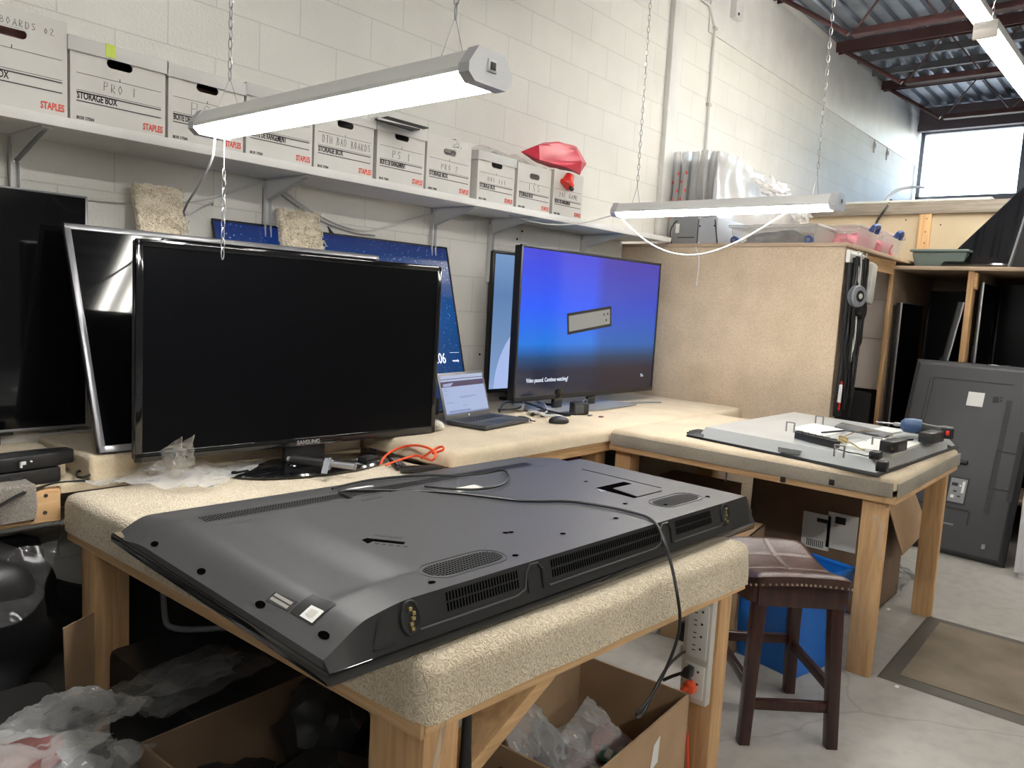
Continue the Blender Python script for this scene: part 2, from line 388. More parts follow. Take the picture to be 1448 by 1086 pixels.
def thing(name, label, cat, loc, group=None):
    o = bpy.data.objects.new(name, None); o.empty_display_size = .05; COL.objects.link(o); o.location = loc; WL[o.name] = V(loc)
    return tag(o, label, cat, group)
def one(name, mb, label, cat, group=None, sharp=38): return tag(build(name, mb, None, sharp), label, cat, group)
def mb(k=None):
    b = MB()
    if k: b.mat(k)
    return b
def rotz(a): return M4.Rotation(a, 4, 'Z')
def frame(o, x, y): # matrix with local x,y axes given, origin o
    x = V(x).normalized(); z = x.cross(V(y)).normalized(); y = z.cross(x)
    R = M4((x, y, z)).transposed().to_4x4(); R.translation = V(o); return R
UPF = M4.Rotation(PI/2, 4, 'X')      # a flat drawing in xy stands up facing -y
def pill(cx, cy, w, h, n=8):
    r = h/2; P = []
    for k in range(n+1): a = -PI/2+PI*k/n; P.append((cx+w/2-r+r*math.cos(a), cy+r*math.sin(a)))
    for k in range(n+1): a = PI/2+PI*k/n; P.append((cx-w/2+r+r*math.cos(a), cy+r*math.sin(a)))
    return P
def rect(x0, y0, x1, y1): return [(x0, y0), (x1, y0), (x1, y1), (x0, y1)]
# ================================================================== THE ROOM
WY = 3.2; FX = 12.44
b = mb('floor'); b.bb((-6.2, -9.2, -.1), (FX+.2, WY+.2, 0)); struct('floor', b)
b = mb('block'); b.bb((-6.2, WY, 0), (FX+.2, WY+.2, 4.5)); struct('wall_left', b)
b = mb('farwall'); b.bb((-6.2, -9.2, 0), (FX+.2, -9, 4.5)); struct('wall_right', b)
b = mb('farwall'); b.bb((-6.2, -9, 0), (-9, WY, 4.5)); struct('wall_near', b)
b = mb('block'); b.bb((FX, -9, 0), (FX+.2, WY, 3.22)); b.mat('maroon_trim'); b.bb((FX-.02, -9, 4.2), (FX+.2, WY, 4.5)); struct('wall_far', b)
b = mb('white_paint'); b.bb((5.34, WY-.045, 0), (5.5, WY, 4.36), .006); struct('trim_1', b)          # pilaster strip on the block wall
b = mb('white_paint'); b.bb((5.95, WY-.012, 3.72), (FX, WY, 4.36), .004); struct('trim_2', b)         # smooth band under the roof
# corrugated roof deck, flutes run along the wall
b = mb('galv'); P = []; y = -9.0; prof = []
while y < WY-.001:
    prof += [(y, 4.44), (y+.085, 4.44), (y+.105, 4.48), (y+.14, 4.48)]; y += .16
prof = [p for p in prof if p[0] < WY]+[(WY, 4.44)]; n = len(prof)
b.faces([(x, p[0], p[1]) for x in (-6.1, FX) for p in prof], [(i, i+1, n+i+1, n+i) for i in range(n-1)])
b.faces([(-6.1, -9, 4.56), (FX, -9, 4.56), (FX, WY, 4.56), (-6.1, WY, 4.56)], [(0, 1, 2, 3)]); struct('ceiling', b, sharp=20)
for i, (y0, y1) in enumerate(((1.86, 3.16), (.50, 1.80), (-.86, .44))):
    z0, z1 = 3.22, 4.2
    b = mb('winframe')
    for a_, c_ in (((y0, z0), (y1, z0+.06)), ((y0, z1-.05), (y1, z1)), ((y0, z0), (y0+.055, z1)), ((y1-.055, z0), (y1, z1))): b.bb((FX-.03, a_[0], a_[1]), (FX+.07, c_[0], c_[1]), .004)
    w = struct('window_%d' % (i+1), b)
    b = mb('film'); b.bb((FX+.03, y0+.05, z0+.05), (FX+.036, y1-.05, z1-.05)); g = struct('glass', b, w)
b = mb('block'); b.bb((FX, -9, 3.2), (FX+.2, -.9, 4.22)); struct('trim_3', b)
b = mb('winframe'); b.bb((FX-.05, 1.80, 3.2), (FX+.08, 1.86, 4.2)); b.bb((FX-.05, .44, 3.2), (FX+.08, .50, 4.2)); b.bb((FX-.08, -.9, 3.18), (FX+.05, WY, 3.23)); struct('trim_4', b)

# ------------------------------------------------------------------ roof joists
def joist(X, label):
    t = thing('ceiling_joist', label, 'joist', (X, 3.15, 4.3), 'open web steel roof joists')
    c = mb('joist'); c.bb((X-.05, -9, 4.385), (X+.05, 3.19, 4.435)); c.bb((X-.05, -9, 4.33), (X-.035, 3.19, 4.39)); c.bb((X+.035, -9, 4.33), (X+.05, 3.19, 4.39)); build('top_chord', c, t)
    c = mb('joist'); c.bb((X-.045, -9, 3.905), (X+.045, 2.46, 3.925)); c.bb((X-.012, -9, 3.92), (X+.012, 2.46, 3.965)); build('bottom_chord', c, t)
    c = mb('joist'); c.tube([(X, 3.14, 4.36), (X, 2.5, 3.93)], .022, 8); build('end_strut', c, t)
    c = mb('joist'); y = 2.46; k = 0; pts = [(X, y, 3.93)]
    while y > -8.6:
        y -= .34; k += 1; pts.append((X, y, 4.38 if k % 2 else 3.94))
    c.tube(pts, .011, 6); build('web_rod', c, t)
    return t
for X, l in ((5.48, 'maroon steel roof joist above the near hanging chains'), (7.17, 'maroon open web roof joist crossing at the top edge of the deck'), (8.87, 'maroon open web roof joist in the middle of the visible ceiling'),
             (10.55, 'maroon open web roof joist nearest the high window'), (3.79, 'maroon steel roof joist above the carpet covered partition'), (2.10, 'maroon steel roof joist above the workbenches'), (.41, 'maroon steel roof joist above the leftmost televisions')):
    joist(X, l)
for X, l in ((9.42, 'thin grey purlin between roof joists, nearer one'), (9.98, 'thin grey purlin between roof joists, farther one')):
    b = mb('greysteel'); b.bb((X-.02, -9, 4.36), (X+.02, 3.15, 4.435)); one('roof_purlin', b, l, 'purlin', 'thin purlins under the roof deck')
b = mb('maroon_trim'); b.bb((11.95, -9, 4.1), (12.05, 3.1, 4.2)); b.bb((11.98, -9, 4.2), (12.02, 3.1, 4.42)); one('steel_beam', b, 'dark steel beam running just above the high window', 'beam')

# ------------------------------------------------------------------ things on the block wall
b = mb('cable_white'); pts = [atY(990, -4, WY-.02), atY(1004, 8, WY-.02), atY(1011, 40, WY-.02), atY(1005, 120, WY-.02), atY(999, 204, WY-.02), V((atY(999, 204, WY-.02).x, WY-.02, 1.95))]
b.tube(pts, .012, 10); b.mat('offwhite')
for q in ((1011, 40), (1003, 148)): p = atY(*q, WY-.02); b.bb((p.x-.025, WY-.036, p.z-.012), (p.x+.025, WY, p.z+.012), .004)
one('conduit_pipe', b, 'thin white conduit pipe running down the block wall beside the pilaster', 'pipe')
p = atY(1037, 8, WY); b = mb('bracket'); b.bb((p.x-.07, WY-.07, p.z-.12), (p.x+.07, WY, p.z+.35), .01); b.mat('ink'); b.cyl((p.x-.03, WY-.075, p.z-.09), (p.x-.03, WY-.06, p.z-.09), .012)
one('junction_box', b, 'off white metal box high on the wall at the top edge of the photo', 'box')
for q, l in (((1236, 206), 'white wall clip high on the far block wall, nearer one'), ((1254, 217), 'white wall clip high on the far block wall, farther one')):
    p = atY(*q, WY); b = mb('paper'); b.lathe([(0, 0), (.045, 0), (.036, .012), (.02, .03), (0, .033)], seg=16, M=M4.Translation(p) @ M4.Rotation(PI/2, 4, 'X')); b.bb(p-V((.014, .012, .085)), p+V((.014, 0, .085)), .004)
    one('wall_clip', b, l, 'clip', 'white clips on the far wall')

# ------------------------------------------------------------------ shelf with brackets
SZ = 1.955                       # top of the shelf
b = mb('shelf_white'); b.bb((-.6, 2.8, 1.935), (4.9, WY, SZ), .002); b.bb((-.6, 2.792, 1.925), (4.9, 2.803, SZ+.004), .003)
one('wall_shelf', b, 'long white wooden shelf along the block wall carrying white storage boxes', 'shelf')
def bracket(x, l):
    t = thing('shelf_bracket', l, 'bracket', (x, WY, 1.6), 'white brackets under the long shelf')
    c = mb('bracket'); c.bb((x-.016, WY-.006, 1.56), (x+.016, WY, 1.933)); c.bb((x-.016, WY-.03, 1.56), (x-.012, WY, 1.9)); c.bb((x+.012, WY-.03, 1.56), (x+.016, WY, 1.9)); build('upright', c, t)
    c = mb('bracket'); c.bb((x-.016, 2.87, 1.927), (x+.016, WY-.006, 1.933)); c.faces([(x-.013, 2.88, 1.928), (x-.013, WY-.02, 1.84), (x-.013, WY-.02, 1.928), (x-.010, 2.88, 1.928), (x-.010, WY-.02, 1.84), (x-.010, WY-.02, 1.928)], [(0, 1, 2), (5, 4, 3), (0, 3, 4, 1)])
    c.faces([(x+.010, 2.88, 1.928), (x+.010, WY-.02, 1.84), (x+.010, WY-.02, 1.928), (x+.013, 2.88, 1.928), (x+.013, WY-.02, 1.84), (x+.013, WY-.02, 1.928)], [(0, 1, 2), (5, 4, 3), (0, 3, 4, 1)]); build('arm', c, t)
    c = mb('wire'); c.cyl((x, WY-.012, 1.85), (x, WY-.005, 1.85), .008, 8); c.cyl((x, WY-.012, 1.62), (x, WY-.005, 1.62), .008, 8); build('screw', c, t)
for q, l in (((18, 200), 'white shelf bracket below the leftmost storage boxes'), ((376, 262), 'white shelf bracket above the starry blue television'), ((611, 305), 'white shelf bracket left of the bare wall gap, under the middle boxes'),
             ((693, 318), 'white shelf bracket above the pale blue television'), ((823, 340), 'white shelf bracket above the television showing a bright blue picture')):
    bracket(atY(*q, WY).x, l)
def cabl(pts, r, k, label, cat='cable', name='cable', group=None, sm=2, parent=None):
    b = mb(k); b.tube(pts, r, 8, smooth=sm)
    if parent is not None: return build(name, b, parent)
    return one(name, b, label, cat, group)
Yc = WY-.012
cabl([atY(x, y, Yc) for x, y in ((60, 283), (118, 281), (190, 288), (255, 287), (300, 280), (345, 265), (374, 256))], .0055, 'cable_white', 'white cable along the wall behind the left carpet covered post', group='white cables on the wall')
cabl([atY(x, y, Yc) for x, y in ((378, 258), (400, 268), (430, 292), (470, 315), (515, 328), (545, 322), (590, 308), (612, 303))], .0055, 'cable_white', 'white cable sagging along the wall above the starry television', group='white cables on the wall')
cabl([atY(x, y, Yc) for x, y in ((380, 262), (410, 285), (450, 312), (500, 330), (530, 333))], .004, 'cable_grey', 'grey cable sagging below the white cable on the wall', group='white cables on the wall')
cabl([atY(x, y, Yc) for x, y in ((615, 302), (650, 312), (690, 310), (740, 312))], .005, 'cable_white', 'white cable tucked under the shelf right of the middle boxes', group='white cables on the wall')
for x, y, l in ((731, 338, 'upper'), (738, 327, 'top'), (678, 501, 'lower')):
    p = atY(x, y, WY); b = mb('ink'); b.cyl(p-V((0, .004, 0)), p+V((0, .002, 0)), .007, 10); one('anchor_hole', b, 'small dark anchor hole in the block wall, the %s one beside the televisions' % l, 'hole', 'anchor holes in the wall')

# ------------------------------------------------------------------ hanging lamps
def chain_mesh(c, a, bb_):
    a, bb_ = V(a), V(bb_); L = (bb_-a).length; n = max(2, int(L/.030)); d = (bb_-a)/L
    for k in range(n):
        p = a+d*(L*(k+.5)/n); h = L/n*.62; ang = (k % 2)*PI/2+.4; sx = V((math.cos(ang), math.sin(ang), 0))*.0065
        c.tube([p+d*h*math.sin(t*PI/4)+sx*math.cos(t*PI/4) for t in range(8)], .0018, 5, True)
def shop_lamp(X, Y0, Y1, Z, label, deckz=4.38):
    # LED strip: gable-shaped housing, white lens below
    t = thing('hanging_lamp', label, 'lamp', (X, (Y0+Y1)/2, Z))
    def prof(pts, y0, y1, k, nm, flat=False):
        c = mb(k); n = len(pts); c.faces([(X+p[0], y, Z+p[1]) for y in (y0, y1) for p in pts], [tuple(range(n)), tuple(range(2*n-1, n-1, -1))]+[(i, (i+1) % n, n+(i+1) % n, n+i) for i in range(n)]); return build(nm, c, t, 30)
    prof([(-.066, .012), (.066, .012), (.066, .022), (.040, .062), (-.040, .062), (-.066, .022)], Y0+.03, Y1-.03, 'lamp_body', 'housing')
    prof([(-.060, .012), (-.052, -.004), (-.03, -.009), (.03, -.009), (.052, -.004), (.060, .012)], Y0+.045, Y1-.045, 'led', 'lens')
    for ya, yb in ((Y0, Y0+.032), (Y1-.032, Y1)):
        prof([(-.070, .006), (-.05, -.010), (.05, -.010), (.070, .006), (.070, .026), (.042, .066), (-.042, .066), (-.070, .026)], ya, yb, 'lamp_cap', 'end_cap')
    c = mb('lamp_cap'); c.bb((X-.014, Y0-.004, Z+.018), (X+.014, Y0+.002, Z+.046), .002); c.mat('ink'); c.bb((X-.008, Y0-.006, Z+.024), (X+.008, Y0-.003, Z+.04), .001); build('switch', c, t)
    for y in (Y0+.12, Y1-.12):
        c = mb('wire'); c.tube([(X-.038, y, Z+.062), (X, y, Z+.16), (X+.038, y, Z+.062)], .0016, 6); build('hanger', c, t)
        c = mb('chainm'); chain_mesh(c, (X, y, Z+.155), (X, y, deckz)); build('chain', c, t)
    return t
L1 = shop_lamp(1.284, 1.205, 2.425, 1.925, 'long white LED shop light hanging above the dark television lying face down')
L2 = shop_lamp(3.73, 1.26, 2.48, 1.962, 'long white LED shop light hanging above the opened television on the right bench')
cabl([(1.29, 2.40, 1.92), (1.285, 2.405, 1.83), (1.33, 2.75, 1.66), atY(298, 285, Yc)+V((0, -.02, 0)), atY(300, 290, Yc)], .004, 'cable_grey', 'grey cord hanging from the left end of the near hanging lamp', 'cord', 'cord', parent=L1)
b = mb('cable_white'); p = V((1.30, 2.36, 1.916)); b.tube([p, p-V((0, 0, .10))], .0015, 6); b.mat('chainm'); chain_mesh(b, p-V((0, 0, .38)), p-V((0, 0, .10)))
build('pull_chain', b, L1)
a, c_ = V((3.73, 2.46, 1.957)), V((3.73, 1.50, 1.957))
cabl([a]+[V((3.73, a.y+(c_.y-a.y)*k/8, 1.957-.215*math.sin(PI*(k/8)**.9))) for k in range(1, 8)]+[c_], .0042, 'cable_white', 'white cord looping down below the hanging lamp by the partition', 'cord', 'cord', parent=L2)
a = V((3.72, 2.48, 1.97)); e = V((3.35, 2.95, 1.930))
cabl([a, a*.7+e*.3-V((0, 0, .05)), a*.35+e*.65-V((0, 0, .055)), e], .004, 'cable_white', 'white cord running from the far hanging lamp to the shelf', 'cord', 'cord', parent=L2)

def strip_light(a, d, L, Z, label, tubes=2, wide=.13, gap=.075, tm='tube'):
    # ceiling fluorescent fixture: white tray and bare tubes; a = end point, d = horizontal direction
    a = V((a[0], a[1], Z)); d = V((d[0], d[1], 0)).normalized(); s = V((-d.y, d.x, 0)); R = M4((d, s, V((0, 0, 1)))).transposed().to_4x4(); R.translation = a
    t = thing('ceiling_light', label, 'light', a+d*L/2, 'fluorescent strip lights under the roof')
    c = mb('lamp_body'); c.M = R; c.bb((0, -wide/2, .045), (L, wide/2, .095), .004); build('tray', c, t)
    for k in range(tubes):
        off = (k-(tubes-1)/2)*gap
        c = mb(tm); c.M = R; c.tube([(.03, off, .022), (L-.03, off, .022)], .018, 12); build('tube', c, t)
    for x in (0, L-.022):
        c = mb('offwhite'); c.M = R; c.bb((x, -wide/2, -.004), (x+.022, wide/2, .095), .003); build('end_plate', c, t)
    for x in (.15, L-.15):
        c = mb('chainm'); q = R @ V((x, 0, .095)); chain_mesh(c, q, (q.x, q.y, 4.36)); build('chain', c, t)
    return t
strip_light((5.45, 1.10), (1, -.02), 2.4, 3.18, 'bare tube strip light hanging in front of the high window')
strip_light((4.62, 1.46), (1, -.02), 2.4, 3.72, 'bare tube strip light at the very top edge of the photo')
strip_light((2.36, .10), (0, 1), 1.6, 3.2, 'twin bare tube light above the front table, mirrored in the silver framed television', wide=.26, gap=.15)
strip_light((-1.1, .75), (1, 0), 2.2, 3.45, 'added bare tube light above the left end of the front table, unseen, brightens the left side', tubes=1)  # added out of frame to brighten the left wall and table front
for x_, l_ in ((-2.4, 'left'), (.9, 'middle'), (4.2, 'right')): strip_light((x_, -2.7), (1, 0), 2.4, 3.3, 'unseen bare tube light in the fill row added behind the viewer, %s one' % l_, tm='tube_fill')  # unseen row, added as fill that reaches under the shelf
# ================================================================== WRITING BY HAND
GL = {'A': [[(0, 0), (.45, 1), (.9, 0)], [(.2, .4), (.7, .4)]], 'B': [[(.05, 0), (.1, 1), (.6, .9), (.55, .55), (.1, .5), (.75, .4), (.7, .05), (.05, 0)]],
      'D': [[(.05, 0), (.05, 1), (.5, .95), (.8, .5), (.5, .05), (.05, 0)]], 'E': [[(.8, 1), (.05, 1), (.05, 0), (.8, 0)], [(.05, .5), (.6, .5)]],
      'G': [[(.8, .85), (.4, 1), (.05, .5), (.4, 0), (.8, .15), (.8, .5), (.5, .5)]], 'H': [[(.05, 0), (.05, 1)], [(.8, 0), (.8, 1)], [(.05, .5), (.8, .5)]],
      'M': [[(0, 0), (.15, 1), (.45, .35), (.8, 1), (.95, 0)]], 'O': [[(.4, 1), (.05, .55), (.35, 0), (.75, .45), (.4, 1)]], 'P': [[(.05, 0), (.1, 1), (.7, .95), (.65, .55), (.08, .48)]],
      'R': [[(.05, 0), (.1, 1), (.65, .9), (.6, .55), (.08, .5), (.75, 0)]], 'S': [[(.75, .9), (.35, 1), (.1, .75), (.6, .4), (.6, .1), (.05, .05)]], 'T': [[(0, 1), (.9, 1)], [(.45, 1), (.4, 0)]],
      'V': [[(0, 1), (.4, 0), (.8, 1)]], 'I': [[(.3, 1), (.3, 0)]], 'N': [[(.05, 0), (.1, 1), (.75, 0), (.8, 1)]], 'Y': [[(0, 1), (.35, .5)], [(.8, 1), (.2, 0)]],
      '0': [[(.4, .8), (.1, .4), (.35, 0), (.7, .4), (.4, .8)]], '1': [[(.35, 1), (.3, 0)]], '2': [[(.05, .8), (.4, 1), (.7, .75), (.05, 0), (.8, 0)]], '5': [[(.75, 1), (.2, 1), (.15, .55), (.65, .5), (.6, .05), (.05, .05)]], ' ': []}
def hand(c, txt, x, z, h, w, r, y):
    # pen strokes on a face that looks along -y
    for k, ch in enumerate(txt):
        j = random.uniform(-.06, .06)*h
        for st in GL[ch]:
            c.tube([(x+p[0]*w*.8, y, z+j+p[1]*h) for p in st], r, 5)
        x += w*1.12

# ================================================================== STORAGE BOXES ON THE SHELF
BY = 2.822
def storage_box(x0, x1, h, lid, label, note, title, hole='ink', dy=0., lidh=.045):
    w = x1-x0; y0 = BY+dy; t = thing('storage_box', label, 'box', ((x0+x1)/2, y0+.17, SZ), 'white storage boxes on the long shelf'); D = .345
    xc = (x0+x1)/2; hz = SZ+h*.80 if lid else SZ+h*.76
    c = mb('boxwhite')
    c.plate([rect(x0, 0, x1, h), pill(xc, hz-SZ, .085, .030)], .004, M4.Translation((0, y0, SZ)) @ UPF)
    c.bb((x0, y0, SZ), (x0+.004, y0+D, SZ+h)); c.bb((x1-.004, y0, SZ), (x1, y0+D, SZ+h)); c.bb((x0, y0+D-.004, SZ), (x1, y0+D, SZ+h)); c.bb((x0, y0, SZ), (x1, y0+D, SZ+.004)); build('body', c, t)
    c = mb('fill' if hole == 'ink' else hole); c.bb((x0+.008, y0+.05, SZ+.006), (x1-.008, y0+D-.01, SZ+h*(.70 if hole == 'ink' else .84))); build('contents', c, t)
    if lid:
        c = mb('boxgrey'); z1 = SZ+h+.004; z0 = z1-lidh
        c.bb((x0-.006, y0-.010, z0), (x1+.006, y0-.006, z1), .001); c.bb((x0-.006, y0+D+.004, z0), (x1+.006, y0+D+.008, z1)); c.bb((x0-.008, y0-.010, z0), (x0-.004, y0+D+.008, z1)); c.bb((x1+.002, y0-.010, z0), (x1+.006, y0+D+.008, z1)); c.bb((x0-.008, y0-.010, z1-.003), (x1+.006, y0+D+.008, z1+.001), .001)
        build('lid', c, t)
    y = y0-.0026
    c = mb('ink')
    def line(z, th, a=.06, e=.05): c.bb((x0+a*w, y-.0006, SZ+z*h-th/2), (x1-e*w, y+.0004, SZ+z*h+th/2))
    line(.60, .0012); line(.395, .0012); line(.37, .0035); line(.265, .003); c.bb((xc-.001, y-.0006, SZ+.60*h), (xc+.001, y+.0004, SZ+.635*h))
    c.text(title, .031, M4.Translation((x0+.065*w, y, SZ+.295*h)) @ UPF, sx=(.60 if len(title) < 13 else .50)*w/.31, bold=.0007)
    c.text('BOX 17504', .014, M4.Translation((x0+.06*w, y, SZ+.045*h)) @ UPF, sx=.8, bold=.0003)
    build('printing', c, t)
    c = mb('redink'); c.text('STAPLES', .031, M4.Translation((x1-.25*w, y, SZ+.075*h)) @ UPF, sx=.60*w/.31, bold=.0008); build('printed_logo', c, t)
    c = mb('pen'); nt_, nz, nh, nw = note
    hand(c, nt_, xc-len(nt_)*nw*.5, SZ+nz*h, nh, nw, .0010, y); build('handwriting', c, t)
    return t
def bx(p): return atY(p, 0, BY)
def xs(a, b_): return atY(a[0], a[1], BY).x, atY(b_[0], b_[1], BY).x
E_ = 'STORAGE BOX'; F_ = 'BOITE DE RANGEMENT'
x1 = atY(95, 166, BY).x
storage_box(x1-.315, x1, .305, False, 'leftmost storage box, lidless, marked BAD BOARDS 02, hand hole showing pink and white', ('BAD BOARDS 02', .83, .020, .0155), E_, 'pink')
storage_box(*xs((99, 167), (233, 196)), .265, True, 'storage box with lid marked PRO 1 and a strip of lime tape', ('PRO 1', .45, .028, .021), E_)
storage_box(*xs((237, 197), (343, 217)), .262, True, 'storage box with lid marked PSM in large letters', ('PSM', .40, .045, .042), F_, 'board')
storage_box(*xs((347, 217), (440, 239)), .268, True, 'storage box with lid partly hidden by the near lamp, no writing in view', ('PS', .47, .03, .03), F_)
storage_box(*xs((443, 239), (526, 257)), .262, True, 'storage box with lid marked DTH BAD BOARDS', ('DTH BAD BOARDS', .45, .030, .0165), E_)
storage_box(*xs((531, 258), (598, 271)), .272, True, 'storage box marked PS 1 under a dark tilted lid', ('PS 1', .43, .034, .027), F_, lidh=.05)
storage_box(*xs((601, 272), (663, 285)), .27, False, 'lidless storage box marked PRO 2 with a scrap of clear bag on top', ('PRO 2', .43, .028, .022), E_)
storage_box(*xs((673, 284), (725, 293)), .25, True, 'storage box with lid marked DVI, white scrap in its hand hole', ('DVI 111', .44, .022, .019), E_)
storage_box(*xs((729, 294), (776, 303)), .25, False, 'lidless storage box marked 155 with a pencilled Y, left of the last box', ('1S5', .45, .034, .034), E_)
storage_box(*xs((780, 303), (821, 309)), .262, False, 'rightmost storage box marked GAME, topped with a red bag', ('2AE GAME', .44, .026, .021), F_)
p = atY(157, 70, BY-.012); zt_ = SZ+.2715; b = mb('lime'); b.bb((p.x-.016, BY-.0115, zt_-.042), (p.x+.016, BY-.0102, zt_)); b.bb((p.x-.016, BY-.0115, zt_-.001), (p.x+.016, BY+.05, zt_+.0002)); one('tape_strip', b, 'lime green strip of tape on the lid of the PRO 1 box', 'tape')
# black slab standing in for the dark underside of a tilted lid
q = [atY(530, 170, 2.80), atY(583, 186, 2.70), atY(606, 182, 2.95), atY(548, 166, 3.0)]
b = mb('black_matte'); b.hexa(q, [v+V((0, 0, .006)) for v in q]); one('lid_underside', b, 'dark underside of a lid tilted on the PS 1 storage box, made as a black slab', 'board')
# red bag, red plastic clip
pts = []
rnd = random.Random(3)
for x, y in ((737, 214), (769, 201), (792, 200), (816, 207), (824, 221), (829, 230), (821, 247), (800, 242), (778, 236), (752, 227)):
    pts += [atY(x, y, 2.88)]
for x, y in ((762, 205), (790, 201), (815, 213), (822, 228), (800, 236), (764, 226)): pts.append(atY(x, y, 2.80+rnd.uniform(-.02, .02)))
for x, y in ((770, 206), (800, 204), (818, 222), (790, 232)): pts.append(atY(x, y, 3.02))
b = mb('red'); b.hull(pts); bmesh.ops.subdivide_edges(b.bm, edges=b.bm.edges[:], cuts=2, use_grid_fill=True)
for v in b.bm.verts: v.co += V((noise.noise(v.co*14), noise.noise(v.co*14+V((9, 0, 0))), noise.noise(v.co*14+V((0, 9, 0)))))*.008
for f in b.bm.faces: f.smooth = True
one('red_bag', b, 'crumpled red plastic bag lying on the two rightmost storage boxes', 'bag', sharp=14)
p = atY(803, 256, BY-.02); b = mb('redtoy'); b.M = M4.Translation(p) @ M4.Rotation(.5, 4, 'Y'); b.lathe([(.0, -.035), (.042, -.035), (.046, -.02), (.034, .0), (.026, .04), (.018, .045), (0, .045)], seg=16); b.mat('ink'); b.box((.02, -.03, -.04), (.03, .02, .02), .004)
one('red_stopper', b, 'small red plastic cap stuck on the front of the rightmost storage box', 'cap')
# clear plastic bags on the boxes
def crumple(c, q, nx, ny, amp, seed, fr=9., zmin=None):
    q = [V(p) for p in q]; s = V((seed*3.7, seed*1.3, seed*2.1))
    def f(u, v):
        p = q[0]*(1-u)*(1-v)+q[1]*u*(1-v)+q[2]*u*v+q[3]*(1-u)*v
        n_ = V((noise.noise(p*fr+s), noise.noise(p*fr+s+V((5, 0, 0))), noise.noise(p*fr+s+V((0, 5, 0)))))*amp + V((noise.noise(p*fr*3+s), noise.noise(p*fr*3-s), noise.noise(p*fr*3+s*2)))*amp*.35
        r = p+n_
        if zmin is not None: r.z = max(r.z, zmin)
        return r
    c.sheet(f, nx, ny)
b = mb('film_milky'); z = SZ+.255
crumple(b, [V((2.83+.30, 2.88, z+.0)), V((3.62, 2.88, z)), V((3.62, 3.12, z+.09)), V((2.83+.30, 3.12, z+.10))], 26, 14, .03, 2, 7, z+.004)
crumple(b, [V((3.13, 2.86, z+.0)), V((3.62, 2.88, z)), V((3.62, 3.12, z+.02)), V((3.13, 3.12, z+.02))], 26, 14, .012, 5, 7, z+.002)
one('clear_bag', b, 'clear plastic bag lying across the lid of the DVI storage box', 'bag', sharp=60)
p = atY(640, 208, 2.86); b = mb('film_milky'); b.blob(p, (.05, .05, .035), 3, .5, 6, 4); one('clear_bag', b, 'small scrap of clear bag on top of the PRO 2 storage box', 'bag', sharp=60)
# ================================================================== WORKBENCHES
BT = .84        # top of the carpeted benches along the wall and on the right
IT = .755       # top of the carpeted table in front
def slab(c, poly, z0, z1, r=.03, cell=.05, seed=1, fuzz=.004):
    # padded carpet top with rounded, slightly uneven edges
    n0 = len(c.bm.verts); c.prism(poly, z0, z1)
    c.bm.verts.ensure_lookup_table(); vs = c.bm.verts[n0:]
    es = [e for e in {e for v in vs for e in v.link_edges} if max(e.verts[0].co.z, e.verts[1].co.z) > z1-1e-4]
    rr = bmesh.ops.bevel(c.bm, geom=es, offset=r, segments=5, profile=.5, affect='EDGES')
    for f in rr['faces']: f.smooth = True; f.material_index = c.cur
    for _ in range(3):
        es = [e for e in c.bm.edges if e.calc_length() > cell]
        if not es: break
        bmesh.ops.subdivide_edges(c.bm, edges=es, cuts=1, use_grid_fill=True)
    bmesh.ops.triangulate(c.bm, faces=[f for f in c.bm.faces if len(f.verts) > 4])
    for v in c.bm.verts:
        p = v.co; v.co = p+V((noise.noise(p*9+V((seed, 0, 0))), noise.noise(p*9+V((0, seed, 0))), noise.noise(p*9+V((0, 0, seed)))*.8))*fuzz*1.5
    for f in c.bm.faces: f.material_index = c.cur; f.smooth = True
def leg(x0, y0, x1, y1, z1, k='pine', twin=False):
    c = mb(k)
    if twin:
        m = (x0+x1)/2; c.bb((x0, y0, 0), (m-.0008, y1, z1), .003); c.bb((m+.0008, y0+.003, 0), (x1, y1, z1), .003)
    else: c.bb((x0, y0, 0), (x1, y1, z1), .003)
    return c
t = thing('workbench', 'carpet topped workbench along the block wall holding the laptop and the bright blue television', 'workbench', (3.5, 2.7, 0))
c = mb('carpet'); slab(c, [(2.18, 2.15), (4.89, 2.15), (4.89, 3.19), (2.18, 3.19)], .775, BT, .035, .09); build('carpet_top', c, t, 60)
c = mb('pine_x'); c.bb((2.2, 2.165, .72), (4.88, 2.203, .775), .002); c.bb((3.16, 2.20, .70), (3.27, 2.24, .765), .003); build('front_rail', c, t)
c = mb('ply'); c.bb((2.2, 2.205, .76), (4.88, 3.18, .776)); build('top_board', c, t)
for x, y in ((2.22, 3.08), (4.7, 3.08), (3.28, 2.21), (2.33, 2.21)): build('leg', leg(x, y, x+.09, y+.09, .76), t)
t = thing('workbench', 'carpet topped workbench on the right with an opened television on it', 'workbench', (3.85, 1.45, 0))
c = mb('carpet'); slab(c, [(3.29, .785), (4.42, .785), (4.42, 2.145), (3.29, 2.145)], .79, BT, .03, .08, 3); c.mat('carpet_side'); build('carpet_top', c, t, 60)
c = mb('carpet_side'); c.bb((3.284, .80, .762), (3.292, 2.13, .822), .003); c.bb((3.30, .779, .762), (4.41, .787, .822), .003); c.bb((4.418, .80, .762), (4.425, 2.13, .822), .003); build('carpet_skirt', c, t, 60)
c = mb('pine_y'); c.bb((3.292, .79, .735), (3.33, 2.14, .763), .002); c.mat('pine_x'); c.bb((3.29, .788, .735), (4.41, .826, .765), .002); c.mat('ply'); c.bb((3.33, .826, .74), (4.40, 2.13, .79)); build('frame', c, t)
build('leg', leg(3.31, .822, 3.365, .915, .74), t); build('leg', leg(4.24, .80, 4.29, .89, .74), t); build('leg', leg(3.34, 2.04, 3.43, 2.13, .74), t); build('leg', leg(4.27, 2.04, 4.36, 2.13, .74), t)
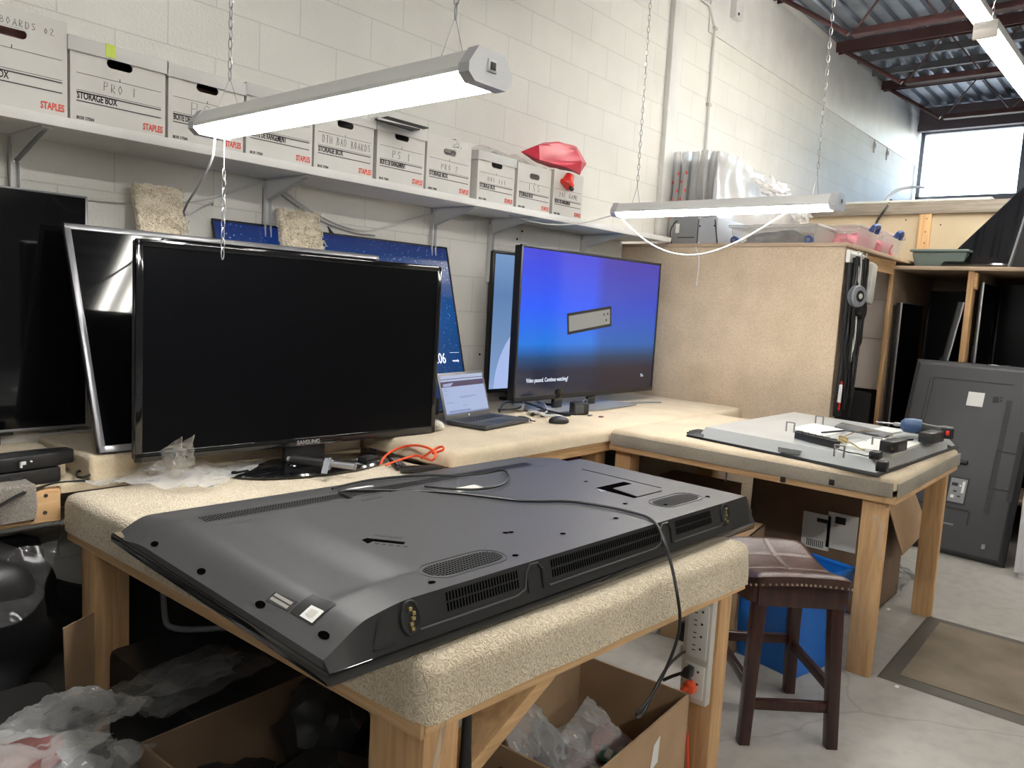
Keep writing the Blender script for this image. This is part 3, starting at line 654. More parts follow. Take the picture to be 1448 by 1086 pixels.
for q, l in (((1107, 678), 'dark staple plate on the wooden rim of the right bench'), ((1176, 682), 'small dark clip poking from the carpet side of the right bench')):
    p = atX(*q, 3.282); b = mb('black'); b.box(p, (.008, .022, .024), .003); one('clip', b, l, 'clip')

# clear tape hanging from the corner leg of the right bench
b = mb('film_milky'); pts = [atX(x, y, 3.303) for x, y in ((1231, 735), (1240, 728), (1246, 738), (1247, 752), (1243, 772), (1245, 790))]
for i in range(len(pts)-1):
    a, d = pts[i], pts[i+1]; b.faces([a+V((-.004, -.008, 0)), a+V((-.004, .010, 0)), d+V((-.010, .010, 0)), d+V((-.010, -.008, 0))], [(0, 1, 2, 3)])
one('tape_scrap', b, 'crumpled clear tape stuck to the corner leg of the right bench', 'tape')

t = thing('work_table', 'low carpet covered table in front carrying the dark television lying face down', 'table', (1.6, 1.8, 0))
c = mb('berber'); slab(c, [(.985, 1.012), (2.275, .928), (2.315, 2.14), (2.17, 2.14), (2.17, 2.70), (.945, 2.70)], .632, IT, .035, .035, 5, .006); build('carpet_top', c, t, 60)
c = mb('pine_x'); c.beam((.998, 1.030, .622), (2.262, .948, .622), .024, .020, (0, 1, 0)); c.mat('pine_y'); c.beam((1.000, 1.025, .617), (.963, 2.68, .617), .024, .034); c.beam((2.262, .95, .622), (2.30, 2.12, .622), .024, .022); c.mat('ply'); c.prism([(1.0, 1.035), (2.265, .95), (2.30, 2.12), (2.16, 2.12), (2.16, 2.68), (.965, 2.68)], .62, .633); build('top_frame', c, t)
build('leg', leg(1.0, 1.026, 1.10, 1.19, .605, twin=True), t)
build('leg', leg(2.128, .952, 2.212, 1.045, .605, twin=True), t)
build('leg', leg(.965, 2.50, 1.075, 2.60, .605, twin=True), t); build('leg', leg(2.06, 2.56, 2.15, 2.66, .605), t)
c = mb('pine_x'); c.beam((1.105, 1.075, .44), (1.40, 1.06, .605), .036, .088, (0, 1, 0), .003); build('brace', c, t)
t = thing('side_bench', 'lower pine bench at the far left holding televisions against the wall', 'workbench', (.5, 2.95, 0))
c = mb('carpet'); slab(c, [(-.6, 2.72), (.94, 2.72), (.94, 2.715), (2.17, 2.715), (2.17, 3.19), (-.6, 3.19)], .745, .775, .012, .09, 8); build('carpet_top', c, t, 60)
c = mb('carpet'); slab(c, [(-.6, 2.87), (1.02, 2.87), (1.02, 3.19), (-.6, 3.19)], .77, .84, .02, .09, 9); slab(c, [(1.03, 2.705), (2.17, 2.705), (2.17, 3.19), (1.03, 3.19)], .77, .856, .02, .09, 10); build('raised_ledge', c, t, 60)
c = mb('pine_x'); c.bb((-.6, 2.702, .66), (.94, 2.74, .765), .003); c.mat('ink')
for q in ((65, 701), (64, 725), (46, 735)): p = atY(*q, 2.70); c.cyl(p-V((0, .001, 0)), p+V((0, .006, 0)), .006, 8)
build('front_rail', c, t)
c = mb('ply'); c.bb((-.6, 2.74, .735), (2.17, 3.18, .748)); build('top_board', c, t)
for x in (-.5, .2, 1.9): build('leg', leg(x, 3.09, x+.09, 3.18, .74), t)
b = mb('grey_carpet'); slab(b, [(-.3, 2.672), (.86, 2.672), (.86, 2.700), (-.3, 2.700)], .685, .80, .012, .02, 4, .005)
b.mat('grey_carpet'); b2 = mb('grey_carpet'); slab(b2, [(-.3, 2.68), (.86, 2.68), (.86, 2.80), (-.3, 2.80)], .777, .802, .012, .02, 6, .004); me_ = bpy.data.meshes.new('s'); b2.bm.to_mesh(me_); b2.bm.free(); b.add_mesh(me_)
one('carpet_scrap', b, 'grey fuzzy carpet scrap draped over the front edge of the left bench', 'carpet', sharp=70)
c = None

# carpeted uprights behind the televisions
for (x0, y0), (x1, y1), l in (((187, 258), (253, 330), 'cream shaggy carpet covered post standing behind the silver framed television'), ((391, 294), (447, 352), 'cream shaggy carpet covered post in front of the starry blue television')):
    a = atY(x0, y0, 3.13); d = atY(x1, y1+6, a.y); sh = .27
    b = mb('shag'); zb = .858; ya = a.y-(a.z-zb)*sh
    b.hexa([(a.x, ya-.022, zb), (d.x, ya-.022, zb), (d.x, ya+.022, zb), (a.x, ya+.022, zb)], [(a.x, a.y-.022, a.z), (d.x, a.y-.022, a.z), (d.x, a.y+.022, a.z), (a.x, a.y+.022, a.z)], .010)
    for _ in range(4): bmesh.ops.subdivide_edges(b.bm, edges=[e for e in b.bm.edges if e.calc_length() > .010], cuts=1, use_grid_fill=True)
    for v in b.bm.verts:
        p = v.co; n_ = V((noise.noise(p*55), noise.noise(p*55+V((3, 0, 0))), noise.noise(p*55+V((0, 3, 0)))))*.009; v.co = p+n_
    for f in b.bm.faces: f.smooth = True
    rnd = random.Random(int(x0))
    for k in range(170):
        zz_ = rnd.uniform(1.55, a.z); p = V((rnd.uniform(a.x, d.x), a.y-(a.z-zz_)*sh-.026, zz_)); q = [p]
        for _ in range(5): q.append(q[-1]+V((rnd.uniform(-.009, .009), rnd.uniform(-.004, .002), rnd.uniform(-.009, .009))))
        b.tube(q, .0022, 5)
    for k in range(26):
        sx = a.x if k % 2 else d.x; zz_ = rnd.uniform(1.6, a.z); p = V((sx, a.y-(a.z-zz_)*sh+rnd.uniform(-.02, .01), zz_)); b.tube([p, p+V((rnd.uniform(-.01, .01), -.004, rnd.uniform(-.008, .01))), p+V((rnd.uniform(-.016, .016), -.002, rnd.uniform(-.012, .012)))], .002, 5)
    one('carpet_post', b, l, 'post', 'carpet covered posts', 70)

# ================================================================== PARTITION, DECK AND RACK
t = thing('partition', 'tall partition faced with tan carpet standing across the bench end', 'partition', (4.95, 2.4, 0))
c = mb('panel_carpet'); c.bb((4.90, 1.60, 0), (4.915, 3.195, 1.895), .005, seg=2); build('carpet_face', c, t)
c = mb('ply'); c.bb((4.915, 1.605, 0), (5.02, 3.195, 1.89)); build('core_board', c, t)
t = thing('storage_deck', 'flat plywood deck on top of the partition carrying totes and wrapped panels', 'deck', (6.4, 2.4, 1.89))
c = mb('ply'); c.bb((4.893, 1.595, 1.895), (7.9, 3.19, 1.918), .002); build('deck_board', c, t)
c = mb('pine_x'); c.bb((5.02, 1.63, 1.80), (6.1, 1.668, 1.894)); build('rail', c, t)
c = mb('pine_y'); c.bb((7.7, 3.0, 0), (7.79, 3.09, 1.894)); build('post', c, t)
t = thing('storage_rack', 'wooden rack with dark bays full of upright televisions', 'rack', (6.6, .6, 0))
c = mb('ply'); c.bb((6.06, -.9, 1.835), (7.4, 1.655, 1.862), .002); build('top_board', c, t)
c = mb('pine'); c.bb((6.07, 1.632, 0), (6.10, 1.66, 1.834), .002); c.mat('ply'); c.bb((6.10, 1.64, 0), (7.3, 1.658, 1.834)); build('side_board', c, t)
for y in (1.12, .34, -.5):
    c = mb('pine'); c.bb((6.08, y, 0), (6.17, y+.038, 1.834), .003); build('post', c, t)
c = mb('pine_x'); c.bb((6.075, 1.10, 1.71), (6.14, 1.12, 1.82), .003); build('cleat', c, t)
c = mb('ply'); c.bb((6.2, -.9, .27), (7.29, 1.63, .298), .002); build('low_board', c, t)
for y in (1.12, .34):
    c = mb('ply'); c.bb((6.17, y+.01, 0), (7.3, y+.028, 1.834)); build('divider', c, t)
c = mb('ply'); c.bb((7.3, -.9, 0), (7.32, 1.655, 1.834)); build('back_board', c, t)
b = mb('pinkish')
for z in (.95, 1.33, 1.62): b.bb((6.18, 1.675, z), (6.22, 2.9, z+(.375 if z < 1 else .285 if z < 1.5 else .24)), .003)
one('foam_board', b, 'pale pinkish panel boards seen between the hanging cables and the rack', 'panel')
b = mb('black_matte'); b.bb((6.1, 1.70, 0), (6.5, 2.5, .93), .02); one('dark_block', b, 'black bin on the floor behind the hanging cables', 'bin')
# back partition with timber rim
t = thing('office_partition', 'tan wallboard partition with a weathered timber rim below the high window', 'partition', (8, 1.5, 0))
c = mb('tanboard'); c.bb((7.98, -3, 0), (8.06, 3.19, 2.47)); c.mat('ink')
for q in ((1281, 311), (1330, 318)): p = atX(*q, 7.978); c.cyl(p-V((.002, 0, 0)), p+V((.004, 0, 0)), .007, 8)
build('wallboard', c, t)
c = mb('oldwood'); c.bb((7.94, -3, 2.465), (8.1, 3.19, 2.575), .004); build('timber_rim', c, t)
c = mb('pine'); c.bb((7.945, 1.862, 0), (7.98, 1.965, 2.464), .003); c.mat('ink')
for z in (2.2, 2.3, 2.42): c.cyl((7.943, 1.90, z), (7.95, 1.90, z), .006, 8)
build('stud', c, t)
b = mb('white_paint'); b.bb((7.96, 1.40, 2.577), (8.3, 3.05, 2.60), .008); one('white_board', b, 'thin white board lying on the timber rim under the window', 'board')
cabl([atX(1237, 322, 7.92), atX(1241, 310, 7.92), atX(1253, 295, 7.92), V((8.0, 2.24, 2.61))], .012, 'cable_black', 'black cable bent over the timber rim of the tan partition')
cabl([V((8.0, 2.28, 2.60)), atX(1252, 282, 8.1), atX(1268, 268, 8.3), atX(1290, 264, 8.5), atX(1306, 265, 8.8)], .014, 'cable_white', 'white cable arching up in front of the high window')

# ================================================================== THINGS ON THE DECK
DZ = 1.919
t = thing('grey_machine', 'grey boxy machine with a white sticker sitting on the end of the shelf deck', 'machine', (5.2, 2.68, DZ))
c = mb('greyplastic'); c.bb((5.02, 2.66, DZ), (5.45, 2.86, DZ+.20), .012); build('body', c, t)
c = mb(simple('pale_grey', (.42, .45, .50), .4)); c.bb((5.02, 2.51, DZ), (5.45, 2.655, DZ+.19), .012); c.mat('ink'); c.cyl((5.015, 2.53, DZ+.13), (5.02, 2.53, DZ+.13), .006, 8); c.cyl((5.015, 2.64, DZ+.13), (5.02, 2.64, DZ+.13), .006, 8); build('side_module', c, t)
c = mb('paper'); c.bb((5.017, 2.80, DZ+.085), (5.0195, 2.83, DZ+.15)); build('sticker', c, t)
c = mb('ink'); c.bb((5.0165, 2.68, DZ+.05), (5.0195, 2.81, DZ+.056)); build('slot', c, t)
cabl([(5.01, 2.85, DZ+.01), (4.99, 2.86, DZ+.09), (5.0, 2.84, DZ+.15), (5.02, 2.82, DZ+.17)], .004, 'cable_black', 'black cable curling at the left side of the grey machine')
cabl([(5.0, 2.49, DZ+.005), (4.985, 2.495, DZ+.07), (4.99, 2.51, DZ+.14), (5.02, 2.53, DZ+.17)], .005, 'cable_black', 'black cable hanging at the right side of the grey machine')
# film wrapped panels leaning on the wall
wr = [(5.46, 6.6, 3.11, 2.67, 'film_foggy'), (5.44, 6.8, 3.03, 2.66, 'film_foggy'), (5.46, 7.0, 2.95, 2.66, 'film_foggy'), (5.44, 7.1, 2.87, 2.66, 'film_foggy'), (5.47, 7.2, 2.79, 2.65, 'film_foggy')]
for i, (xa, xb, y, zt, k) in enumerate(wr):
    t = thing('wrapped_slab', ['film wrapped panel with red print standing closest to the block wall', 'film wrapped panel, second one out from the block wall', 'film wrapped panel in the middle of the row by the wall', 'film wrapped panel, second one from the front of the wrapped row', 'film wrapped panel at the front of the wrapped row, widest in view'][i], 'panel', ((xa+xb)/2, y, DZ), 'film wrapped panels on the deck')
    c = mb(simple('wrapped_core%d' % i, (.46, .46, .46), .5)); c.hexa([(xa+.03, y-.015, DZ+.004), (xb-.05, y-.015, DZ+.004), (xb-.05, y+.02, DZ+.004), (xa+.03, y+.02, DZ+.004)], [(xa+.03, y-.015, zt-.06), (xb-.05, y-.015, DZ+(zt-DZ)*.58), (xb-.05, y+.02, DZ+(zt-DZ)*.58), (xa+.03, y+.02, zt-.06)], .004); build('panel', c, t)
    c = mb('film_foggy')
    def ff(u, v, xa=xa, xb=xb, y=y, zt=zt, i=i):
        x = xa+(xb-xa)*u; s = (noise.noise(V((x*5+v*1.5, i*3.1, v*1.6)))*.030+noise.noise(V((x*13-v*2, i, v*3)))*.012)*(.4+.6*v)
        z = DZ+.002+(zt-DZ)*v*(1-.40*max(0, u-.12)**1.2)+(.02*noise.noise(V((x*6, i, 9))) if v > .9 else 0)
        return V((x, y-.035+s-.012*(v if v > .9 else 0), z))
    c.sheet(ff, 70, 26)
    def fe(u, v, xa=xa, y=y, zt=zt, i=i):
        z = DZ+.002+(zt-DZ)*v; yy = y-.03+.07*u
        return V((xa-.01+.03*noise.noise(V((yy*30, z*3, i)))+.02*u, yy, z))
    c.sheet(fe, 14, 26)
    build('film', c, t, 70)
    if i < 2:
        c = mb('redink'); rnd = random.Random(i)
        for k in range(7): z = 2.10+k*.065; yy = y-.03+.04*(k % 2); c.bb((xa-.022, yy-.006, z), (xa-.018, yy+.008, z+.022))
        build('red_print', c, t)
b = mb('film_milky'); pts = []
b.blob((6.35, 2.70, 2.50), (.30, .04, .07), 4, .7, 7, 6); b.blob((7.0, 2.70, 2.38), (.16, .05, .09), 4, .8, 7, 9); one('bunched_film', b, 'bunched loose film on top of the wrapped panels', 'film', sharp=60)
# totes
def tote(a, d, label, body, fillk, handle, fh=.7, wheels=False, name='storage_tote'):
    a, d = V(a), V(d); t = thing(name, label, 'tote', ((a.x+d.x)/2, (a.y+d.y)/2, a.z))
    c = mb(body); i = .025; z0, z1 = a.z+.006, d.z
    c.hexa([(a.x+i, a.y+i, z0), (d.x-i, a.y+i, z0), (d.x-i, d.y-i, z0), (a.x+i, d.y-i, z0)], [(a.x, a.y, z1-.02), (d.x, a.y, z1-.02), (d.x, d.y, z1-.02), (a.x, d.y, z1-.02)], .015); build('tub', c, t)
    c = mb(fillk); c.blob(((a.x+d.x)/2, (a.y+d.y)/2, z0+.004), ((d.x-a.x)*.44, (d.y-a.y)*.44, (z1-z0)*fh), 3, .45, 6, int(a.x*10), zmin=z0+.003); build('contents', c, t)
    c = mb(body); c.bb((a.x-.012, a.y-.012, z1-.02), (d.x+.012, d.y+.012, z1), .009); build('lid', c, t)
    if handle:
        c = mb(handle); m = (a.y+d.y)/2
        for x in ((a.x+d.x)/2,): c.tube([(x-.06, a.y-.02, z1-.03), (x-.05, a.y-.04, z1+.01), (x+.05, a.y-.04, z1+.015), (x+.07, a.y-.02, z1-.03)], .016, 8, smooth=1)
        build('latch_handle', c, t)
    if wheels:
        for y in (a.y+.04, d.y-.04):
            c = mb('blue2'); c.cyl((a.x-.014, y, a.z+.026), (a.x+.02, y, a.z+.026), .026, 18); c.mat('fill'); c.cyl((a.x-.017, y, a.z+.026), (a.x-.012, y, a.z+.026), .012, 12); build('wheel', c, t)
    return t
tote((4.99, 1.82, DZ), (5.38, 2.40, DZ+.13), 'flat clear tote on blue wheels with grey contents on the partition top', 'toteclear', 'fill', None, .75, True)
tote((5.32, 1.66, DZ), (5.76, 2.05, DZ+.155), 'clear tote of pink things with a blue latch, nearer of the two', 'toteclear', 'pinkfill', 'blue2', .8)
tote((5.82, 1.65, DZ), (6.32, 1.98, DZ+.165), 'clear tote of pink things with a blue latch beside the green tote', 'toteclear', 'pinkfill', 'blue2', .8)
tote((6.30, 1.22, 1.863), (6.85, 1.585, 2.00), 'dark green plastic tote on top of the rack', 'green', 'fill', None, .5)
cabl([atX(985, 404, 4.895), atX(990, 365, 4.895), V((4.893, 2.6, 1.90)), V((4.93, 2.59, 1.925))], .005, 'cable_white', 'white cable end hanging over the top of the carpet partition')

# cables hung on the end of the partition
YE = 1.585
def hang(xs_, r, k, label, name='hanging_cable'):
    b = mb(k); b.tube([(x, y, z) for x, y, z in xs_], r, 8, smooth=2); return one(name, b, label, 'cable', 'cables hung on the partition end')
rnd = random.Random(11)
for i in range(9):
    x = 4.92+.025*i; dz = rnd.uniform(.55, 1.0)
    k = 'cable_black' if i not in (3, 6) else 'cable_white'
    y = YE-.02-.03*rnd.random()
    pts = [(x, y, 1.83)]
    n_ = 8
    for j in range(1, n_): pts.append((x+rnd.uniform(-.02, .02), y+rnd.uniform(-.012, .008), 1.83-dz*j/n_))
    pts += [(x+.02, y-.005, 1.83-dz-.02), (x+.035, y, 1.83-dz+.05)]
    for j in range(n_-1, 0, -1): pts.append((x+.03+rnd.uniform(-.015, .015), y-.012, 1.83-dz*j/n_))
    pts.append((x+.015, y-.01, 1.84))
    hang(pts, .0075 if k == 'cable_black' else .006, k, ('black' if k == 'cable_black' else 'white')+' looped cable in the bundle on the partition end')
for i in range(4):
    x = 4.905+.03*i; hang([(x, YE-.015, 1.80), (x-.006, YE-.02, 1.5), (x+.012, YE-.022, 1.2), (x-.012, YE-.02, 1.0), (x+.004, YE-.015, .86)], .011, 'cable_black', 'black looped cable in the bundle on the partition end')
b = mb('white_plastic'); b.bb((4.91, YE-.012, 1.80), (5.13, 1.598, 1.875), .005)
for x in (4.93, 5.0, 5.09): b.tube([(x, YE-.01, 1.86), (x, YE-.05, 1.845), (x, YE-.055, 1.87)], .006, 8)
one('cable_hook', b, 'white hook rail holding the bundle of cables on the partition end', 'hook')
p = V((4.93, YE-.07, 1.60)); b = mb('greyplastic'); b.M = M4.Translation(p) @ M4.Rotation(PI/2, 4, 'X') @ M4.Rotation(-.35, 4, 'Y'); b.lathe([(.02, -.02), (.062, -.02), (.066, -.012), (.04, -.008), (.04, .008), (.066, .012), (.062, .02), (.02, .02)], seg=28); b.mat('black'); b.lathe([(0, -.022), (.035, -.022), (.035, .022), (0, .022)], seg=20); b.mat('offwhite'); b.lathe([(0, .022), (.016, .022), (.016, .026), (0, .026)], seg=14)
one('cord_reel', b, 'grey round cord reel hanging among the black cables', 'reel')
p = V((5.06, YE-.05, 1.52)); b = mb('black'); b.M = M4.Translation(p) @ M4.Rotation(PI/2, 4, 'X'); b.lathe([(0, -.03), (.055, -.03), (.06, 0), (.055, .03), (0, .03)], seg=24); one('cord_reel', b, 'black round reel hanging below the grey reel', 'reel')
b = mb('offwhite'); b.M = M4.Translation((5.22, YE-.03, 1.70)) @ M4.Rotation(.12, 4, 'Y'); b.bb((-.05, -.045, -.14), (.05, .03, .12), .02); one('adapter_block', b, 'long cream plastic block hanging beside the cable bundle', 'adapter')
cabl([(5.22, YE-.03, 1.81), (5.2, YE-.01, 1.86), (5.12, YE-.005, 1.86)], .006, 'cable_white', 'short white lead from the cream block to the hook rail')
b = mb('redtoy'); b.tube([(4.93, YE-.03, 1.08), (4.925, YE-.03, .98), (4.93, YE-.028, .90)], .008, 8, smooth=1); b.mat('cable_white'); b.tube([(4.905, YE-.035, 1.06), (4.90, YE-.035, .95)], .012, 8); one('cable_end', b, 'red and white plug ends at the bottom of the cable bundle', 'plug')
# ================================================================== TELEVISIONS
def tv_frame(o, ang, lean):
    return M4.Translation(V(o)) @ rotz(ang) @ M4.Rotation(-lean, 4, 'X')
def tv(label, o, ang, w, h, lean, scr, fr='black', bez=.014, th=.035, chin=.02, fdepth=.012, cat='television', back='black', bulge=.03):
    # o = left bottom front corner; x runs right along the screen, y into the set, z up
    R = tv_frame(o, ang, lean); t = thing('television', label, cat, V(o))
    c = mb(back); c.M = R; c.bb((.004, fdepth*.6, .004), (w-.004, th, h-.004), .006); c.bb((w*.12, th-.002, h*.08), (w*.88, th+bulge, h*.62), .015); build('back_shell', c, t)
    c = mb(fr); c.M = R
    c.bb((0, 0, 0), (w, fdepth, chin), .003); c.bb((0, 0, h-bez), (w, fdepth, h), .003); c.bb((0, 0, 0), (bez, fdepth, h), .003); c.bb((w-bez, 0, 0), (w, fdepth, h), .003); build('bezel', c, t)
    c = mb(scr); c.M = R; y = .004
    c.quad((bez-.001, y, chin-.001), (w-bez+.001, y, chin-.001), (w-bez+.001, y, h-bez+.001), (bez-.001, y, h-bez+.001)); build('screen', c, t)
    return t, R
# --- black set on the front table
S, R = tv('black television on a glossy oval stand, screen off, in front of the silver framed set', (1.131, 2.597, .845), math.radians(-4), 1.292, .742, 0, 'screen_matte', 'black_gloss', .024, .05, .032, .016, bulge=.03)
c = mb('black'); c.M = R; c.bb((.56, .02, -.06), (.74, .045, .06), .008); c.bb((.60, -.0, -.075), (.70, .05, -.055), .006); build('neck', c, S)
c = mb('black_gloss'); c.M = M4.Translation((1.80, 2.545, IT)) @ rotz(math.radians(-4)) @ M4.Diagonal((1, .46, 1, 1)); c.lathe([(0, .004), (.335, .004), (.342, .010), (.33, .017), (.12, .022), (.11, .03), (0, .032)], seg=56); build('base', c, S)
c = mb('silver'); c.M = R; c.text('SAMSUNG', .022, M4.Translation((.60, -.0008, .007)) @ UPF, bold=.0008); build('printed_logo', c, S)
c = mb('black'); c.M = R; c.box((1.24, .03, -.03), (.05, .05, .05), .01); build('corner_foot', c, S)
# --- silver framed set behind it
A = V((1.0665, 2.717, .865)); tl = V((1.0714, 3.0267, 1.640)); lean = math.atan2(tl.y-A.y, tl.z-A.z)
tv('large television in a silver frame, screen off and glossy, leaning behind the black one', A, 0, 1.42, (tl-A).length, lean, 'screen_off', 'silver', .022, .04, .024, .014)
# --- far left set
a = atY(131, 602, 3.138); e = atY(116, 277, 3.138); h = (e-a).length
FL, R = tv('big black television at the far left edge, screen off, standing on the ledge', V((e.x-1.43, 3.138, a.z)), 0, 1.45, e.z-a.z, 0, 'screen_off', 'silver', .008, .030, .010, .010, bulge=.018)
c = mb('black'); c.M = R; c.bb((.55, .002, -.012), (1.20, .04, .004), .004); build('lower_cover', c, FL)
for x in (.3, 1.15):
    c = mb('black'); c.bb((e.x-1.45+x, 3.142, .838), (e.x-1.45+x+.03, 3.17, a.z+.01), .004); build('foot', c, FL)
# --- starry blue set
stars = gradient_screen('starry_screen', [(0, (.006, .018, .055)), (.25, (.005, .03, .11)), (.6, (.004, .045, .16)), (1, (.004, .012, .07))], .95, .2, star=55)
xr = 3.10; x0 = 1.70; lean = math.atan2(.24, .87)
B, R = tv('television showing a dark blue starry sky and the time, leaning on the block wall', V((x0, 2.935, .842)), 0, xr-x0, .925, lean, stars, 'black', .010, .022, .012, .008, bulge=.012)
c = mb(emit('clock_white', (.75, .8, .9), 1.1)); c.M = R
c.text('4:06', .080, M4.Translation((1.172, .003, .268)) @ UPF, ext=.0004, sx=.70); c.bb((1.305, .0025, .325), (1.375, .0035, .3262)); c.text('mostly', .018, M4.Translation((1.318, .003, .275)) @ UPF, ext=.0004); build('clock_text', c, B)
c = mb('black'); c.M = R; c.hexa([(.62, .01, .925), (.64, .01, .925), (.64, .03, .925), (.62, .03, .925)], [(.60, .01, .965), (.605, .01, .965), (.605, .03, .965), (.60, .03, .965)]); build('stand_clip', c, B)
# --- pale blue set
pale = gradient_screen('pale_screen', [(0, (.20, .30, .52)), (.35, (.14, .24, .42)), (.7, (.10, .19, .37)), (1, (.16, .27, .47))], .72, .15)
o = V((3.445, 3.14, .895)); P_, R = tv('television showing a plain pale blue picture, half hidden behind the bright blue one', o, math.radians(-4), 1.40, .855, 0, pale, 'black', .02, .04, .022, .012)
c = mb(emit('pale_disc', (.30, .38, .62), .8)); c.M = R; pts = []
for k in range(25): th = PI*.98-(PI*.62)*k/24; pts.append((.62+.56*math.cos(th), .02+.52*math.sin(th)))
pts = [(max(.03, p[0]), p[1]) for p in pts]+[(.9, .024)]; pts[0] = (.06, .024)
c.prism([(p[0], p[1]) for p in pts], 0, .0012, M4.Translation((0, .0035, 0)) @ UPF); build('picture_disc', c, P_)
c = mb('black'); c.M = R; c.bb((.18, -.05, -.055), (.26, .10, -.045), .004); c.bb((.2, .0, -.05), (.24, .03, .01), .004); c.bb((1.1, -.05, -.055), (1.18, .10, -.045), .004); c.bb((1.12, 0, -.05), (1.16, .03, .01), .004); build('stand_foot', c, P_)
# --- bright blue set
vivid = gradient_screen('vivid_screen', [(0, (.010, .012, .025)), (.17, (.012, .014, .035)), (.26, (.004, .05, .16)), (.36, (.004, .15, .62)), (.62, (.012, .085, .80)), (1, (.045, .05, .58))], .72, .12, tint=((1, 1, 1), (1.0, .62, .58), .48, .56))  # reddish tint paints the carpet's reflection over the right half
ol, orr = V((3.20, 2.715, .905)), V((4.62, 2.69, .905)); W_ = (orr-ol).length; ang = math.atan2(orr.y-ol.y, orr.x-ol.x)
C_, R = tv('television showing a bright blue picture with a grey plank and caption', ol, ang, W_, .855, 0, vivid, 'black', .016, .055, .03, .016)
c = mb(emit('plank_edge', (.015, .015, .02), .3)); c.M = R; Q = M4.Translation((.64, .0028, .412)) @ M4.Rotation(-.13, 4, 'Y') @ UPF @ M4.Diagonal((1.2, 1.2, 1, 1))
c.prism([(-.165, -.012), (.205, -.012), (.205, .092), (-.165, .092)], 0, .0008, Q); c.mat(emit('plank_grey', (.22, .22, .20), .75)); c.prism([(-.152, .002), (.192, .002), (.192, .078), (-.152, .078)], .0009, .0014, Q); c.mat(emit('plank_dot', (.02, .02, .02), .2))
for px, py in ((.14, .055), (.172, .055), (.158, .024)): c.prism([(px-.005, py-.006), (px+.005, py-.006), (px+.005, py+.006), (px-.005, py+.006)], .0015, .0019, Q)
build('picture_plank', c, C_)
c = mb(emit('caption', (.62, .68, .78), .8)); c.M = R; c.text('Video paused. Continue watching?', .034, M4.Translation((.10, .0030, .105)) @ UPF, ext=.0003, sx=.80, bold=.0003); c.text('75s', .026, M4.Translation((1.26, .0030, .10)) @ UPF, ext=.0003); build('picture_caption', c, C_)
c = mb('greyplastic'); c.M = R; c.prism([(.12, -.10), (.62, -.16), (1.05, -.12), (1.0, .12), (.2, .14)], -.060, -.052); c.M = M4.Identity(4); c.tube([R @ V((1.0, -.05, -.054)), R @ V((1.22, -.085, -.058)), R @ V((1.34, -.12, -.060))], .007, 8); build('stand_plate', c, C_)
c = mb('black_gloss'); c.M = R; c.bb((.36, .0, -.055), (.44, .03, .06), .01); c.bb((.70, .01, -.055), (.78, .03, .02), .006); build('stand_neck', c, C_)

